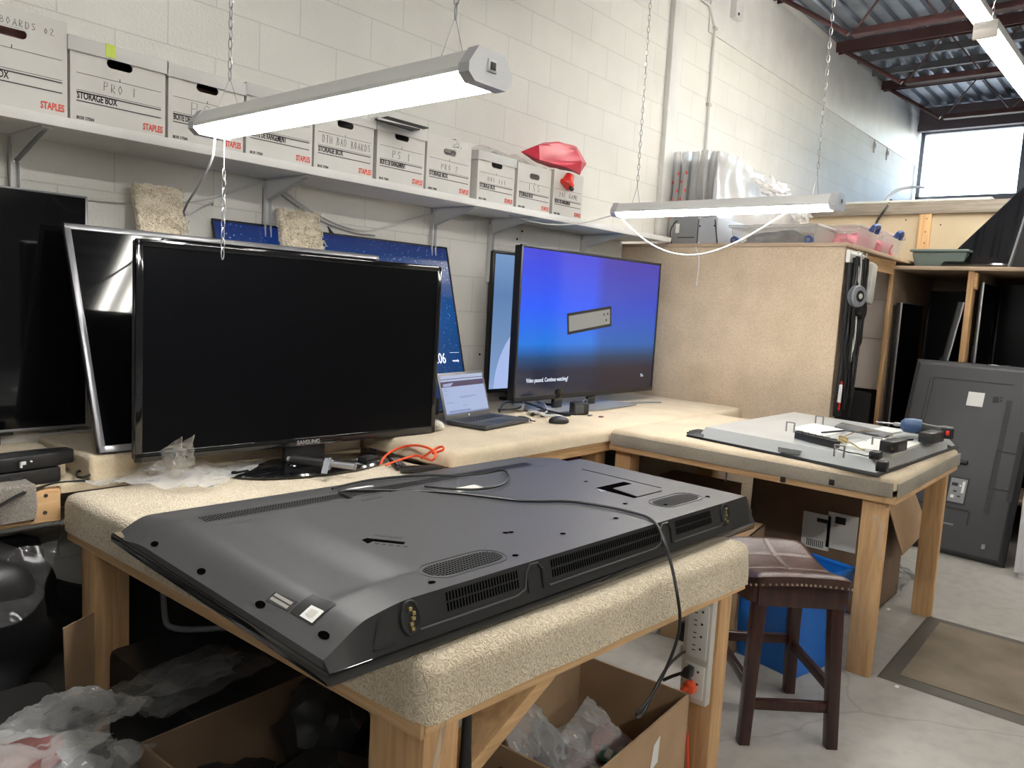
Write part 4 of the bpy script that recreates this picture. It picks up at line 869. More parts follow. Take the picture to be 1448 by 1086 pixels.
# ================================================================== THE SET LYING FACE DOWN
def lying_tv():
    # corners of its flat front face (pixels of the photo on the table plane)
    fl, fr = V((.795, 1.060, 0)), V((2.410, .985, 0))
    ex = (fr-fl); W = ex.length; ex.normalize(); D = 1.02; ey = V((-ex.y, ex.x, 0)); z0 = IT+.006
    R = M4((ex, ey, V((0, 0, 1)))).transposed().to_4x4(); R.translation = V((fl.x, fl.y, z0))
    t = thing('television', 'large dark television lying face down with its grey back shell up', 'television', V((1.6, 1.5, z0)))
    # x: 0..W along the front, y: 0..D away from the viewer
    c = mb('black_gloss'); c.M = R; c.bb((0, 0, 0), (W, D, .026), .005); build('front_bezel', c, t)
    def ss(x, a, b): x = min(1, max(0, (x-a)/(b-a))); return x*x*(3-2*x)
    def top(x, y):
        # height of the back: steep left end, low outer plateau, raised middle and a raised bar along the near edge
        nb = ss(y, .175, .125)
        rise = ss(x, -.035, .10)
        m = max(ss(x, .205, .315)*ss(y, .745, .70), nb*ss(x, .04, .20))
        z = .030+.058*rise+.020*m
        z -= .030*ss(y, .80, 1.05)
        return .030+(z-.030)*ss(W-x, -.01, .035)
    nx, ny = 150, 90; c = mb('tvback'); c.M = R
    P = [(.004+(W-.008)*i/nx, .024+(D-.028)*j/ny) for j in range(ny+1) for i in range(nx+1)]
    c.faces([(p[0], p[1], top(*p)) for p in P], [(j*(nx+1)+i, j*(nx+1)+i+1, (j+1)*(nx+1)+i+1, (j+1)*(nx+1)+i) for j in range(ny) for i in range(nx)])
    # skirts
    for edge in ([(.004+(W-.008)*i/nx, D-.004) for i in range(nx+1)], [(.004, .024+(D-.028)*j/ny) for j in range(ny+1)], [(W-.004, .024+(D-.028)*j/ny) for j in range(ny+1)]):
        n = len(edge); c.faces([(p[0], p[1], top(*p)) for p in edge]+[(p[0], p[1], .022) for p in edge], [(i, i+1, n+i+1, n+i) for i in range(n-1)])
    build('back_shell', c, t, 60)
    # near side wall with ports, scooped at the left end like the shell
    c = mb('tvside'); c.M = R; n = nx
    c.faces([(.004+(W-.008)*i/n, .024, top(.004+(W-.008)*i/n, .024)+.0005) for i in range(n+1)]+[(.004+(W-.008)*i/n, .002, .024) for i in range(n+1)], [(i, i+1, n+2+i, n+1+i) for i in range(n)])
    for x in (.004, W-.004): c.faces([(x, .002, .024), (x, .026, .022), (x, .024, top(x, .024)+.0005)], [(0, 1, 2)])
    build('side_wall', c, t, 60)
    def onside(x, s, off=.0): # point on the sloped near wall, s from 0 bottom to 1 top
        tz = top(x, .024); return V((x, .002+.022*s-off, .024+(tz-.024)*s))
    # vents in the side
    def vent(xa, xb, rows, nm='side_vent'):
        c = mb('hole'); c.M = R; n = int((xb-xa)/.0085)
        for r in rows:
            for k in range(n):
                x = xa+(xb-xa)*k/n; c.faces([onside(x, r-.10, .0012), onside(x+.0045, r-.10, .0012), onside(x+.0045, r+.10, .0012), onside(x, r+.10, .0012)], [(0, 1, 2, 3)])
        return build(nm, c, t)
    vent(.285, .50, (.80, .56)); vent(.61, 1.075, (.80, .54)); vent(1.15, 1.35, (.80, .56))
    c = mb('darkgrey'); c.M = R
    for xa, xb in ((.21, .515), (.595, 1.065), (1.13, 1.42)):
        c.tube([onside(xa, .28, .002), onside(xb-.03, .28, .002), onside(xb, .38, .002), onside(xb+.01, .8, .002)], .0022, 6)
    build('side_groove', c, t)
    for xm in (.552, 1.097):
        c = mb('black'); c.M = R; c.tube([onside(xm-.025, .25, .001), onside(xm-.025, .75, .001), onside(xm-.012, .92, .001), onside(xm+.012, .92, .001), onside(xm+.025, .75, .001), onside(xm+.025, .25, .001)], .004, 6); build('side_rib', c, t)
    for xm, l in ((.19, 1), (1.43, 0)):
        c = mb('black_matte'); c.M = R; pts = [onside(xm+.022*math.cos(k*PI/8), .6+.36*math.sin(k*PI/8), .002) for k in range(16)]; c.tube(pts, .004, 6, True); c.faces([p+V((0, .0005, 0)) for p in pts], [tuple(range(16))]); c.mat('gold')
        for k in range(5): p = onside(xm+random.uniform(-.008, .008), .36+.11*k, .004); c.box(p, (.008, .006, .007), .001)
        build('port_bay', c, t)
    c = mb('black_matte'); c.M = R; c.faces([onside(.10, .3, .002), onside(.155, .3, .002), onside(.155, .93, .002), onside(.12, .93, .002)], [(0, 1, 2, 3)]); c.bb((.10, .002, .036), (.15, .008, .040)); build('moulded_recess', c, t)
    # flush details on the back: z follows the shell
    def disc(x, y, r, k='hole', nm='screw_hole', ry=None):
        c = mb(k); c.M = R; n = 12; P = [(x+r*math.cos(2*PI*i/n), y+(ry or r)*math.sin(2*PI*i/n)) for i in range(n)]
        c.faces([(p[0], p[1], top(*p)+.0012) for p in P], [tuple(range(n))]); return build(nm, c, t)
    for x, y in ((.284, .062), (.547, .074), (.77, .117), (1.006, .122), (1.257, .121), (1.464, .095), (.655, .21), (.67, .205), (1.16, .20), (1.29, .45)): disc(x, y, .009, ry=.007)
    for x, y in ((.020, .787), (.022, .539), (.026, .286), (.036, .073)): disc(x, y, .007, ry=.017)
    def patch(poly, k, nm, dz=.0012):
        c = mb(k); c.M = R; n = len(poly); c.faces([(p[0], p[1], top(*p)+dz) for p in poly]+[(p[0], p[1], top(*p)-.004) for p in poly], [tuple(range(n))]+[(i, (i+1) % n, n+(i+1) % n, n+i) for i in range(n)]); return build(nm, c, t)
    def rc(x0, y0, x1, y1): return [(x0, y0), (x1, y0), (x1, y1), (x0, y1)]
    # speaker grille ovals
    for xa, xb, yy in ((.31, .525, .108), (1.235, 1.445, .135)):
        c = mb('hole'); c.M = R; n = int((xb-xa)/.0085)
        for i in range(n):
            x = xa+(xb-xa)*i/n; hw = .036*math.sqrt(max(0, 1-((2*(i+.5)/n)-1)**6))
            for j in range(7):
                y = yy-hw+2*hw*j/7
                if hw > .01: c.faces([(x, y, top(x, y)+.001), (x+.005, y, top(x, y)+.001), (x+.005, y+hw*.2, top(x, y)+.001), (x, y+hw*.2, top(x, y)+.001)], [(0, 1, 2, 3)])
        build('speaker_grille', c, t)
        c = mb('darkgrey'); c.M = R; P = pill((xa+xb)/2, yy, xb-xa+.02, .09, 8); c.tube([(p[0], p[1], top(*p)+.0008) for p in P], .0012, 4, True); build('grille_rim', c, t)
    c = mb('hole'); c.M = R
    for i in range(150):
        x = .145+1.27*i/150
        for j in range(4):
            y = .775+.013*j+.012*x; c.faces([(x, y, top(x, y)+.001), (x+.0042, y, top(x, y)+.001), (x+.0042, y+.009, top(x, y)+.001), (x, y+.009, top(x, y)+.001)], [(0, 1, 2, 3)])
    build('top_vent', c, t)
    patch([(.335, .375), (.352, .378), (.405, .300), (.393, .291), (.350, .352), (.330, .345)], 'hole', 'cable_slot'); patch([(.378, .388), (.388, .394), (.428, .335), (.417, .329)], 'darkgrey', 'maker_plate')
    c = mb('ink'); c.M = R
    for i in range(5): x = .338+.010*i; y = .332-.014*i; c.faces([(x, y, top(x, y)+.001), (x+.007, y-.009, top(x, y)+.001), (x+.014, y-.004, top(x, y)+.001), (x+.007, y+.005, top(x, y)+.001)], [(0, 1, 2, 3)])
    build('slot_mark', c, t)
    patch(rc(.635, .868, .735, .893), 'paper', 'paper_label'); patch(rc(.52, .715, .58, .738), 'paper', 'paper_label'); patch(rc(.545, .665, .615, .712), 'darkgrey', 'sticker'); patch(rc(.845, .585, .945, .625), 'offwhite', 'approval_label')
    patch(rc(.62, .75, .68, .77), 'ink', 'cable_slot'); patch(rc(.58, .73, .605, .742), 'ink', 'cable_slot')
    # square bay on the right with raised plate
    patch(rc(1.245, .225, 1.40, .375), 'hole', 'wall_mount_bay'); patch([(1.262, .225), (1.40, .225), (1.40, .335), (1.285, .335)], 'tvback', 'bay_plate', .003); patch([(1.215, .33), (1.243, .33), (1.243, .372)], 'greyplastic', 'bay_edge')
    c = mb('ink'); c.M = R; c.tube([(1.435, .58, top(1.435, .58)+.0005), (1.435, .25, top(1.435, .25)+.0005)], .0016, 5); build('seam', c, t)
    # rating plate and bar code on the sloping left end
    patch([(.040, .205), (.062, .207), (.058, .285), (.036, .283)], 'ink', 'rating_plate'); c = mb('offwhite'); c.M = R
    for r in range(2):
        for k in range(13):
            x = .041+.009*r; y = .213+.005*k; c.faces([(x, y, top(x, y)+.0022), (x+.006, y, top(x+.006, y)+.0022), (x+.006, y+.003, top(x+.006, y)+.0022), (x, y+.003, top(x, y)+.0022)], [(0, 1, 2, 3)])
    build('rating_print', c, t)
    for nm, k, r_, dz in (('label_recess', 'tvside', (.040, .118, .092, .198), .0015), ('paper_label', 'paper', (.042, .122, .068, .166), .0024), ('label_print', 'offwhite', (.048, .132, .062, .156), .0032)):
        c = mb(k); c.M = R; c.sheet(lambda u, v: V((r_[0]+(r_[2]-r_[0])*u, r_[1]+(r_[3]-r_[1])*v, top(r_[0]+(r_[2]-r_[0])*u, r_[1]+(r_[3]-r_[1])*v)+dz)), 8, 8); build(nm, c, t)
    # curved foot block at the right end
    c = mb('black'); c.M = R; c.bb((W-.02, .02, .012), (W+.02, .11, .062), .012)
    for k in range(5): c.bb((W+.018, .03+.015*k, .02), (W+.024, .037+.015*k, .055), .001)
    build('end_block', c, t)
    return R, top
LR, LTOP = lying_tv()
def onback(x, y, dz=.006): return LR @ V((x, y, LTOP(x, y)+dz))
def pxback(px, py):
    d = atZ(px, py, IT+.10)
    return LR.inverted() @ d
# power cord lying on it and dropping to the power strip
b = mb('cable_black'); pts = []
for q in ((700, 664), (660, 670), (600, 668), (545, 668), (500, 678), (468, 686), (474, 698), (500, 708)): pass
path = [(497, 705), (470, 689), (560, 697), (630, 705), (690, 712), (745, 719), (800, 717), (850, 724), (900, 735), (925, 745)]
for q in path: l = pxback(*q); pts.append(onback(min(max(l.x, .02), 1.58), min(max(l.y, .03), .97), .006))
pts += [atY(940, 764, .975), atY(950, 800, .94), atY(958, 840, .90), atY(963, 880, .89), atY(955, 915, .89), atY(938, 955, .90), atY(918, 990, .905), atY(905, 1004, .91), atY(899, 1011, .915), atY(903, 1015, .925), atY(912, 1006, .93), atY(930, 965, .94), atY(945, 940, .96), atY(962, 925, .985), atY(968, 922, 1.0)]
b.tube(pts, .0042, 8, smooth=2); one('television_lead', b, 'black power cord lying across the face down television and hanging to the power strip', 'cord')
b = mb('cable_black'); pts = []
for q in ((470, 690), (500, 677), (540, 669), (600, 672), (650, 675), (690, 671), (715, 673), (720, 688), (705, 700), (660, 705), (600, 699)): l = pxback(*q); pts.append(onback(min(max(l.x, .02), 1.58), min(max(l.y, .03), .97), .011))
b.tube(pts, .004, 8, smooth=2); one('television_lead', b, 'black cord looped back on the far side of the face down television', 'cord')

# ================================================================== POWER STRIP
t = thing('power_strip', 'beige multi outlet power strip fixed upright on the front table leg', 'power strip', (2.12, .995, .27))
R = frame((2.1275, 1.003, .275), (0, -1, 0), (0, 0, 1))          # x toward the right of the photo, y up, z out of the leg
c = mb('offwhite'); c.M = R; c.prism([(-.045, 0), (.045, 0), (.045, .335), (-.045, .335)], 0, .035, bev=.008); build('body', c, t)
c = mb('white_plastic'); c.M = R; c.prism(rect(-.030, .02, .036, .125), .034, .040, bev=.003); c.prism(rect(-.030, .145, .036, .315), .034, .040, bev=.003); build('outlet_plate', c, t)
for k in range(8):
    y = .292-.0385*k if k < 4 else .105-.0385*(k-4)
    if y < .03: continue
    c = mb('ink'); c.M = R; c.prism(rect(-.010, y+.006, .0, y+.009), .0395, .0408); c.prism(rect(-.010, y-.009, .0, y-.006), .0395, .0408); c.prism([(.016+.004*math.cos(a*PI/4), y+.004*math.sin(a*PI/4)) for a in range(8)], .0395, .0408); build('outlet', c, t)
b = mb('black'); b.M = R; b.prism([(-.028, .090), (.004, .088), (.006, .118), (-.014, .122)], .041, .075, bev=.004); b.tube([(-.022, .098, .065), (-.05, .080, .075), (-.075, .06, .08)], .005, 8); one('plug', b, 'black plug pushed into the power strip', 'plug')
b = mb('orange'); b.M = R; b.M = R @ M4.Translation((-.002, .055, .041)); b.lathe([(0, 0), (.019, 0), (.021, .006), (.019, .020), (.012, .026), (0, .028)], seg=20); b.M = R; b.tube([(-.004, .055, .062), (-.014, .052, .070), (-.018, .035, .066), (-.014, -.03, .05), (-.004, -.12, .03), (.004, -.265, .02)], [.009, .009, .007, .0055, .0055, .0055], 10, smooth=2)
one('orange_plug', b, 'orange extension plug and cord in the lowest outlet of the power strip', 'plug')
b = mb('black'); b.bb((2.118, 1.046, .44), (2.15, 1.075, .50), .004); b.mat('offwhite'); b.bb((2.12, 1.05, .405), (2.145, 1.07, .43), .006); one('adapter', b, 'small black adapter stuck beside the power strip', 'adapter')

# ================================================================== OPENED SET ON THE RIGHT BENCH
OPX = []
def open_tv():
    A, B_, D_ = V((3.275, .855, 0)), V((4.45, .80, 0)), V((3.43, 1.79, 0)); C2 = B_+(D_-A)
    z0 = BT+.002; t = thing('television', 'opened television lying on the right bench with its bare metal back up', 'television', V((3.9, 1.3, z0)))
    def pt(u, v, z): p = A*(1-u)*(1-v)+B_*u*(1-v)+C2*u*v+D_*(1-u)*v; return V((p.x, p.y, z0+z))
    def op(x, y, dz=0.): return atZ(x, y, z0+.060)+V((0, 0, dz))
    def board(px, h, k, nm, z=0.):
        c = mb(k); q = [op(*p, z) for p in px]; c.hexa(q, [p+V((0, 0, h)) for p in q], .002); return build(nm, c, t)
    c = mb('black'); c.hexa([pt(0, 0, 0), pt(1, 0, 0), pt(1, 1, 0), pt(0, 1, 0)], [pt(.003, .003, .010), pt(.997, .003, .010), pt(.997, .997, .010), pt(.003, .997, .010)]); build('front_bezel', c, t)
    c = mb('chassis'); c.hexa([pt(.012, .015, .010), pt(.985, .012, .010), pt(.985, .985, .010), pt(.012, .93, .010)], [pt(.040, .05, .058), pt(.945, .05, .058), pt(.945, .94, .058), pt(.040, .91, .058)]); build('metal_back', c, t)
    c = mb('chassis'); c.hexa([pt(.12, .12, .058), pt(.84, .12, .058), pt(.84, .82, .058), pt(.12, .82, .058)], [pt(.13, .135, .061), pt(.83, .135, .061), pt(.83, .805, .061), pt(.13, .805, .061)]); build('raised_plate', c, t)
    board([(1122, 608), (1150, 601), (1198, 612), (1160, 621)], .012, 'paper', 'white_board')
    board([(1196, 634), (1240, 622), (1300, 631), (1262, 645)], .014, 'white_plastic', 'power_board')
    board([(1180, 605), (1190, 600), (1262, 616), (1250, 621)], .012, 'fill', 'driver_board')
    board([(1215, 612), (1250, 606), (1275, 612), (1245, 618)], .010, 'paper', 'white_board')
    c = mb('black'); q = [pt(.0, .90, .011), pt(.09, .90, .011), pt(.09, .995, .011), pt(.0, .995, .011)]; c.hexa(q, [p+V((0, 0, .020)) for p in [pt(.03, .91, .011), pt(.085, .91, .012), pt(.085, .99, .012), pt(.03, .99, .011)]])
    for k in range(6): p = pt(.015+.016*k, .95, .012); c.bb(p, p+V((.012, .05, .010+.006*math.sin(k))), .002)
    build('corner_bracket', c, t)
    c = mb('black'); c.hexa([pt(.86, .005, .010), pt(1, .005, .010), pt(1, .45, .010), pt(.90, .40, .010)], [pt(.90, .03, .030), pt(.985, .02, .014), pt(.985, .43, .014), pt(.92, .38, .034)]); build('exposed_frame', c, t)
    c = mb('silver'); c.hexa([pt(.90, .42, .012), pt(.99, .42, .012), pt(.99, .92, .012), pt(.90, .92, .012)], [pt(.91, .44, .048), pt(.96, .44, .024), pt(.96, .88, .024), pt(.91, .90, .048)]); build('folded_foil', c, t)
    c = mb('redink'); q = pt(.905, .37, .041); c.bb(q, q+V((.035, .03, .001))); build('warning_sticker', c, t)
    for x, y in ((1117, 611), (1158, 601), (1239, 634), (1186, 646)):
        c = mb('silver'); p = op(x, y)-V((0, 0, .001)); c.bb(p+V((-.004, -.022, 0)), p+V((.004, -.016, .05)), .001); c.bb(p+V((-.004, .016, 0)), p+V((.004, .022, .05)), .001); c.bb(p+V((-.004, -.022, .045)), p+V((.004, .022, .050)), .001); build('stand_bracket', c, t)
    c = mb('greyplastic'); p = pt(.016, .42, .030); c.bb(p+V((-.014, -.05, -.012)), p+V((.012, .05, .010)), .002); build('edge_clip', c, t)
    c = mb('black'); q0, q1 = op(1126, 620, .016), op(1184, 634, .016); c.beam(q0, q1, .030, .030, (0, 0, 1), .003)
    for k in range(6): p = q0.lerp(q1, (k+.5)/6); c.box(p+V((.02, .012, .012)), (.03, .03, .014), .003)
    build('light_bar_cover', c, t)
    for pts, k in (([(1190, 626), (1205, 634), (1220, 640), (1236, 634)], 'gold'), ([(1190, 624), (1215, 625), (1232, 630), (1250, 626)], 'cable_grey'), ([(1192, 622), (1215, 615), (1240, 613), (1262, 620)], 'gold'), ([(1196, 613), (1220, 620), (1250, 618)], 'cable_black'), ([(1185, 640), (1200, 648), (1215, 644), (1228, 650), (1240, 646)], 'cable_black')):
        c = mb(k); c.tube([op(x, y, .014+.010*math.sin(i*2)) for i, (x, y) in enumerate(pts)], .0026, 6, smooth=2); build('wire', c, t)
    c = mb('gold')
    for k in range(7): p = op(1188+4*(k % 3), 622+1.2*k, .014); c.box(p, (.018, .014, .014), .003)
    build('connector', c, t)
    c = mb('black'); c.bb(op(1238, 648, -.002)+V((-.03, -.02, 0)), op(1238, 648, 0)+V((.03, .02, .03)), .006); c.bb(op(1248, 656, -.03)+V((-.02, -.02, 0)), op(1248, 656, .0)+V((.02, .02, .012)), .004); build('cable_clamp', c, t)
    OPX.append(op)
    return pt
OPT = open_tv()
def blk(p, d, rz, k, label, cat, name, bev=.006, extra=None):
    b = mb(k); b.M = M4.Translation(p) @ rotz(rz); b.bb((-d[0]/2, -d[1]/2, 0), (d[0]/2, d[1]/2, d[2]), bev)
    if extra: extra(b)
    return one(name, b, label, cat)
def spk(b): b.mat('gold'); b.cyl((-.062, -.02, .02), (-.075, -.02, .02), .007, 10); b.mat('darkgrey'); b.bb((-.03, -.031, .008), (.05, -.029, .034), .002)
OP = OPX[0]
blk(OP(1262, 643, .016), (.15, .06, .048), -.10, 'black', 'black boxy speaker lying on the near side of the opened television', 'speaker', 'speaker_box', extra=spk)
blk(OP(1316, 626, .004), (.16, .065, .050), -.10, 'black', 'black boxy speaker under the drill on the opened television', 'speaker', 'speaker_box', extra=spk)
blk(OP(1272, 628, .016), (.15, .035, .010), -.35, 'black', 'flat black strip lying on the white board of the opened television', 'strip', 'plastic_strip', .002)
blk(OP(1178, 615, .014), (.19, .012, .006), -.25, 'black', 'thin black rod lying on the opened television', 'rod', 'plastic_strip', .002)
# drill
t = thing('cordless_drill', 'blue black cordless drill driver lying on the opened television', 'drill', OP(1300, 620, .03))
a, e = OP(1272, 616, .055), OP(1325, 622, .055); d = (e-a).normalized()
c = mb('silver'); c.cyl(a-d*.11, a-d*.0, .004, 8); c.cyl(a-d*.03, a, .009, 10); build('bit', c, t)
c = mb('redlite'); c.tube([a, a+d*.015, a+d*.05, a+d*.09], [.018, .034, .038, .034], 16); c.mat('redtoy'); c.cyl(a+d*.012+V((0, 0, .0)), a+d*.02, .0295, 16); build('motor_housing', c, t)
c = mb('black'); c.tube([a+d*.06-V((0, 0, .004)), a+d*.11-V((0, 0, .012)), a+d*.16-V((0, 0, .014)), a+d*.20-V((0, 0, .012))], [.033, .030, .028, .032], 12); build('handle', c, t)
c = mb('black'); M_ = frame(a+d*.19-V((0, 0, .014)), d, V((-d.y, d.x, 0))); c.M = M_; c.bb((-.015, -.035, -.028), (.04, .035, .028), .008); c.mat('redtoy'); c.bb((.005, -.0365, -.01), (.02, .0365, .012), .002); build('battery', c, t)
# small plug behind it
p = atZ(1052, 607, BT+.006); b = mb('black'); b.blob(p+V((0, 0, .012)), (.035, .02, .016), 2, .5, 9, 3, zmin=BT+.003); b.tube([p+V((.02, 0, .012)), p+V((.05, .015, .02)), p+V((.07, -.01, .008))], .004, 6, smooth=1); one('cable_plug', b, 'small black plug lying behind the corner of the opened television', 'plug')
# ================================================================== LAPTOP AND SMALL THINGS ON THE BENCH
A, B_, D_ = atZ(631, 600, BT+.004), atZ(693, 613, BT+.004), atZ(700, 588, BT+.004)
ex = (D_-A); Wl = ex.length; ex.normalize(); ey = V((ex.y, -ex.x, 0)); Dl = .23          # hinge A->D, keyboard side ey
if ey.dot(B_-A) < 0: ey = -ey
t = thing('laptop', 'open grey laptop with a pale blue page on its screen on the bench', 'laptop', (A+D_)/2)
R = M4((ex, -ey, V((0, 0, 1)))).transposed().to_4x4(); R.translation = A
Wl = max(.33, min(.40, Wl))
c = mb('darkgrey'); c.M = R; c.bb((0, -Dl, .001), (Wl, 0, .020), .004); build('base', c, t)
c = mb('black'); c.M = R
for r in range(5):
    for k in range(14): c.bb((.025+.0215*k*(Wl-.05)/.31, -.035-.017*r, .0195), (.025+.0215*k*(Wl-.05)/.31+.0175, -.035-.017*r+.0135, .0215), .001)
build('keyboard', c, t)
c = mb('black'); c.M = R; c.bb((Wl*.35, -Dl+.015, .0197), (Wl*.62, -Dl+.085, .0205)); build('touchpad', c, t)
L_ = R @ M4.Translation((0, .004, .018)) @ M4.Rotation(-.30, 4, 'X'); Hl = .232
c = mb('laptop'); c.M = L_; c.bb((0, 0, 0), (Wl, .008, Hl), .004); build('screen_lid', c, t)
page = gradient_screen('page_screen', [(0, (.10, .13, .24)), (.06, (.36, .44, .66)), (.70, (.36, .44, .66)), (1, (.40, .46, .62))], .62, .2)
c = mb(page); c.M = L_; c.quad((.016, -.0008, .022), (Wl-.016, -.0008, .022), (Wl-.016, -.0008, Hl-.014), (.016, -.0008, Hl-.014)); build('screen', c, t)
c = mb(emit('page_dark', (.045, .03, .07), .9)); c.M = L_; c.bb((.016, -.0016, .160), (Wl-.016, -.001, .187)); c.bb((.016, -.0016, .197), (Wl-.016, -.001, .200)); c.mat(emit('page_light', (.34, .40, .60), .6)); c.prism([(.03, .163), (.09, .163), (.12, .18), (.03, .175)], 0, .0003, M4.Translation((0, -.0018, 0)) @ UPF)
c.mat(emit('page_line', (.12, .15, .27), .9))
for z, xa, xb in ((.15, .03, .05), (.14, .03, .06), (.12, .03, .05), (.105, .15, .30), (.10, .15, .26), (.08, .03, .09), (.06, .16, .20)): c.bb((xa, -.0016, z), (xb, -.001, z+.002))
c.bb((.04, -.0016, .034), (.22, -.001, .040)); build('page_picture', c, t)
c = mb('paper'); c.M = L_; c.cyl((Wl*.5, -.0005, .011), (Wl*.5, -.002, .011), .005, 12); build('printed_logo', c, t)
# mouse, power brick, camera, cables
p = atZ(790, 598, BT+.002); b = mb('black'); b.M = M4.Translation(p+V((0, 0, .0))) @ rotz(-.6); b.blob((0, 0, .010), (.055, .032, .026), 3, .0, zmin=.001); one('computer_mouse', b, 'black computer mouse on the bench in front of the cables', 'mouse')
p = atZ(818, 586, BT+.002); t = thing('small_camera', 'small black boxy camera standing on the bench near the bright blue television', 'camera', p)
c = mb('black'); c.M = M4.Translation(p) @ rotz(-.5); c.bb((-.05, -.035, 0), (.05, .03, .072), .012); build('body', c, t)
c = mb('darkgrey'); c.M = M4.Translation(p) @ rotz(-.5); c.bb((-.040, -.038, .012), (.014, -.034, .060), .003); build('display', c, t)
c = mb('silver'); c.M = M4.Translation(p) @ rotz(-.5); c.tube([(.02, 0, .07), (.03, 0, .085), (.045, 0, .085), (.05, 0, .065)], .004, 6); build('strap_ring', c, t)
rnd = random.Random(5)
def lay(pxs, r, k, label, name='cable', z=BT, lift=.0, grp=None, cat='cable'):
    pts = [atZ(x, y, z+r+.002)+V((0, 0, lift*abs(math.sin(i*1.7)))) for i, (x, y) in enumerate(pxs)]
    return cabl(pts, r, k, label, cat, name, grp)
lay([(694, 545), (715, 560), (722, 570), (745, 575), (780, 588), (815, 592)], .006, 'cable_black', 'long black cable crossing the bench from the laptop toward the camera', lift=.03)
lay([(725, 572), (735, 563), (752, 565), (770, 577), (775, 588), (760, 590)], .005, 'cable_grey', 'grey cable looped among the clutter behind the mouse', lift=.03)
lay([(706, 582), (712, 575), (730, 571), (742, 574), (735, 582), (705, 586)], .006, 'cable_black', 'black cable looped beside the laptop hinge', lift=.03)
lay([(733, 589), (742, 592), (752, 594), (748, 597), (757, 597)], .003, 'cable_black', 'thin black cable tangled left of the mouse', lift=.01)
lay([(748, 583), (760, 588), (772, 590), (785, 592), (800, 594)], .008, 'cable_white', 'white cable tangled behind the mouse', lift=.02)
lay([(752, 586), (768, 583), (790, 588), (806, 590)], .010, 'cable_black', 'thick black lead lying behind the mouse', lift=.015)
p = atZ(774, 574, BT+.003); blk(p, (.10, .16, .010), .3, 'black_gloss', 'dark glossy phone lying on the bench under the bright blue television', 'phone', 'smartphone', .004)
p = atZ(733, 580, BT+.003); blk(p, (.04, .06, .035), .4, 'white_plastic', 'white charger block in the cable tangle by the laptop', 'charger', 'charger_block', .006)
p = atZ(779, 589, BT+.003); blk(p, (.12, .035, .022), -.5, 'black', 'black power brick lying behind the mouse', 'power brick', 'power_brick', .006)
p = atZ(834, 588, BT+.002); blk(p, (.035, .02, .006), .2, 'fill', 'small grey chip lying on the bench right of the camera', 'chip', 'small_chip', .002)
p = atZ(850, 590, BT+.002); blk(p, (.03, .022, .007), .2, 'pink', 'small pinkish eraser like bit on the bench right of the camera', 'bit', 'small_bit', .003)
p = atZ(617, 608, BT+.002); b = mb('offwhite'); b.blob(p+V((0, 0, .02)), (.03, .04, .025), 3, .2, 6, 2, zmin=p.z); one('white_puck', b, 'pale rounded plastic thing on the bench beside the black television', 'puck')
p = atZ(612, 590, BT+.002); blk(p+V((.0, .08, 0)), (.16, .10, .09), .1, 'black', 'dark box on the bench behind the black television, left of the laptop', 'box', 'dark_box', .01)

# ---- things on the front table by the black set
z = IT+.004
p = atZ(562, 658, z); t = thing('remote_control', 'black remote control with small keys on the front table', 'remote', p)
c = mb('black'); c.M = M4.Translation(p) @ rotz(1.05); c.bb((-.085, -.023, 0), (.085, .023, .018), .006); build('body', c, t)
c = mb('greyplastic'); c.M = M4.Translation(p) @ rotz(1.05)
for i in range(8):
    for j in range(3): c.box((-.065+.017*i, -.012+.012*j, .0185), (.008, .006, .003), .001)
build('keypad', c, t)
p = atZ(520, 655, z); blk(p, (.075, .05, .03), .2, 'black', 'black plug adapter on the front table left of the remote', 'adapter', 'adapter', .006)
p = V((2.09, 2.235, z)); t = thing('plastic_bar', 'flat black bar with a bag scrap lying on the front table', 'bar', p)
c = mb('black'); c.M = M4.Translation(p) @ rotz(-.5); c.bb((-.085, -.02, 0), (.085, .02, .022), .006); build('body', c, t)
p = atZ(552, 634, z); blk(p+V((0, 0, 0)), (.20, .06, .04), -.1, 'blue2', 'dark blue box under the right end of the black television', 'box', 'blue_box', .006)
p = atZ(594, 640, z); blk(p, (.19, .055, .028), -.45, 'black', 'black power bar lying behind the orange cord', 'power bar', 'power_bar', .006)
cabl([atZ(x, y, zz_) for x, y, zz_ in ((538, 656, .768), (543, 646, .78), (556, 636, .80), (580, 629, .83), (602, 631, .86), (618, 640, .86), (613, 652, .83), (602, 648, .81), (588, 643, .80), (560, 652, .78), (545, 658, .768))], .005, 'orange', 'orange cord looped over the remote and adapters on the front table', 'cord', 'orange_cable')
cabl([atZ(x, y, zz_) for x, y, zz_ in ((596, 648, .80), (610, 638, .85), (625, 630, .87), (629, 636, .87), (612, 641, .84))], .005, 'orange', 'orange cord end knotted beside the black power bar', 'cord', 'orange_cable')
# torch with a grey strap on the stand base
q0, q1 = atZ(402, 649, IT+.055), atZ(505, 660, IT+.05); t = thing('torch', 'silver black torch with a grey strap lying on the oval stand', 'torch', (q0+q1)/2-V((0, 0, .02)))
d = (q1-q0); c = mb('black'); c.tube([q0+d*.1, q0+d*.55], .020, 12); build('barrel', c, t)
c = mb('silver'); c.tube([q0+d*.05, q0+d*.40, q0+d*.98], [.012, .010, .013], 12); build('shaft', c, t)
c = mb('greyplastic'); c.tube([q0+d*.62-V((0, 0, .0)), q0+d*.63], .024, 12); c.beam(q0+d*.6+V((0, 0, .02)), q0+d*.55-V((.05, .07, .02)), .022, .003); build('strap', c, t)
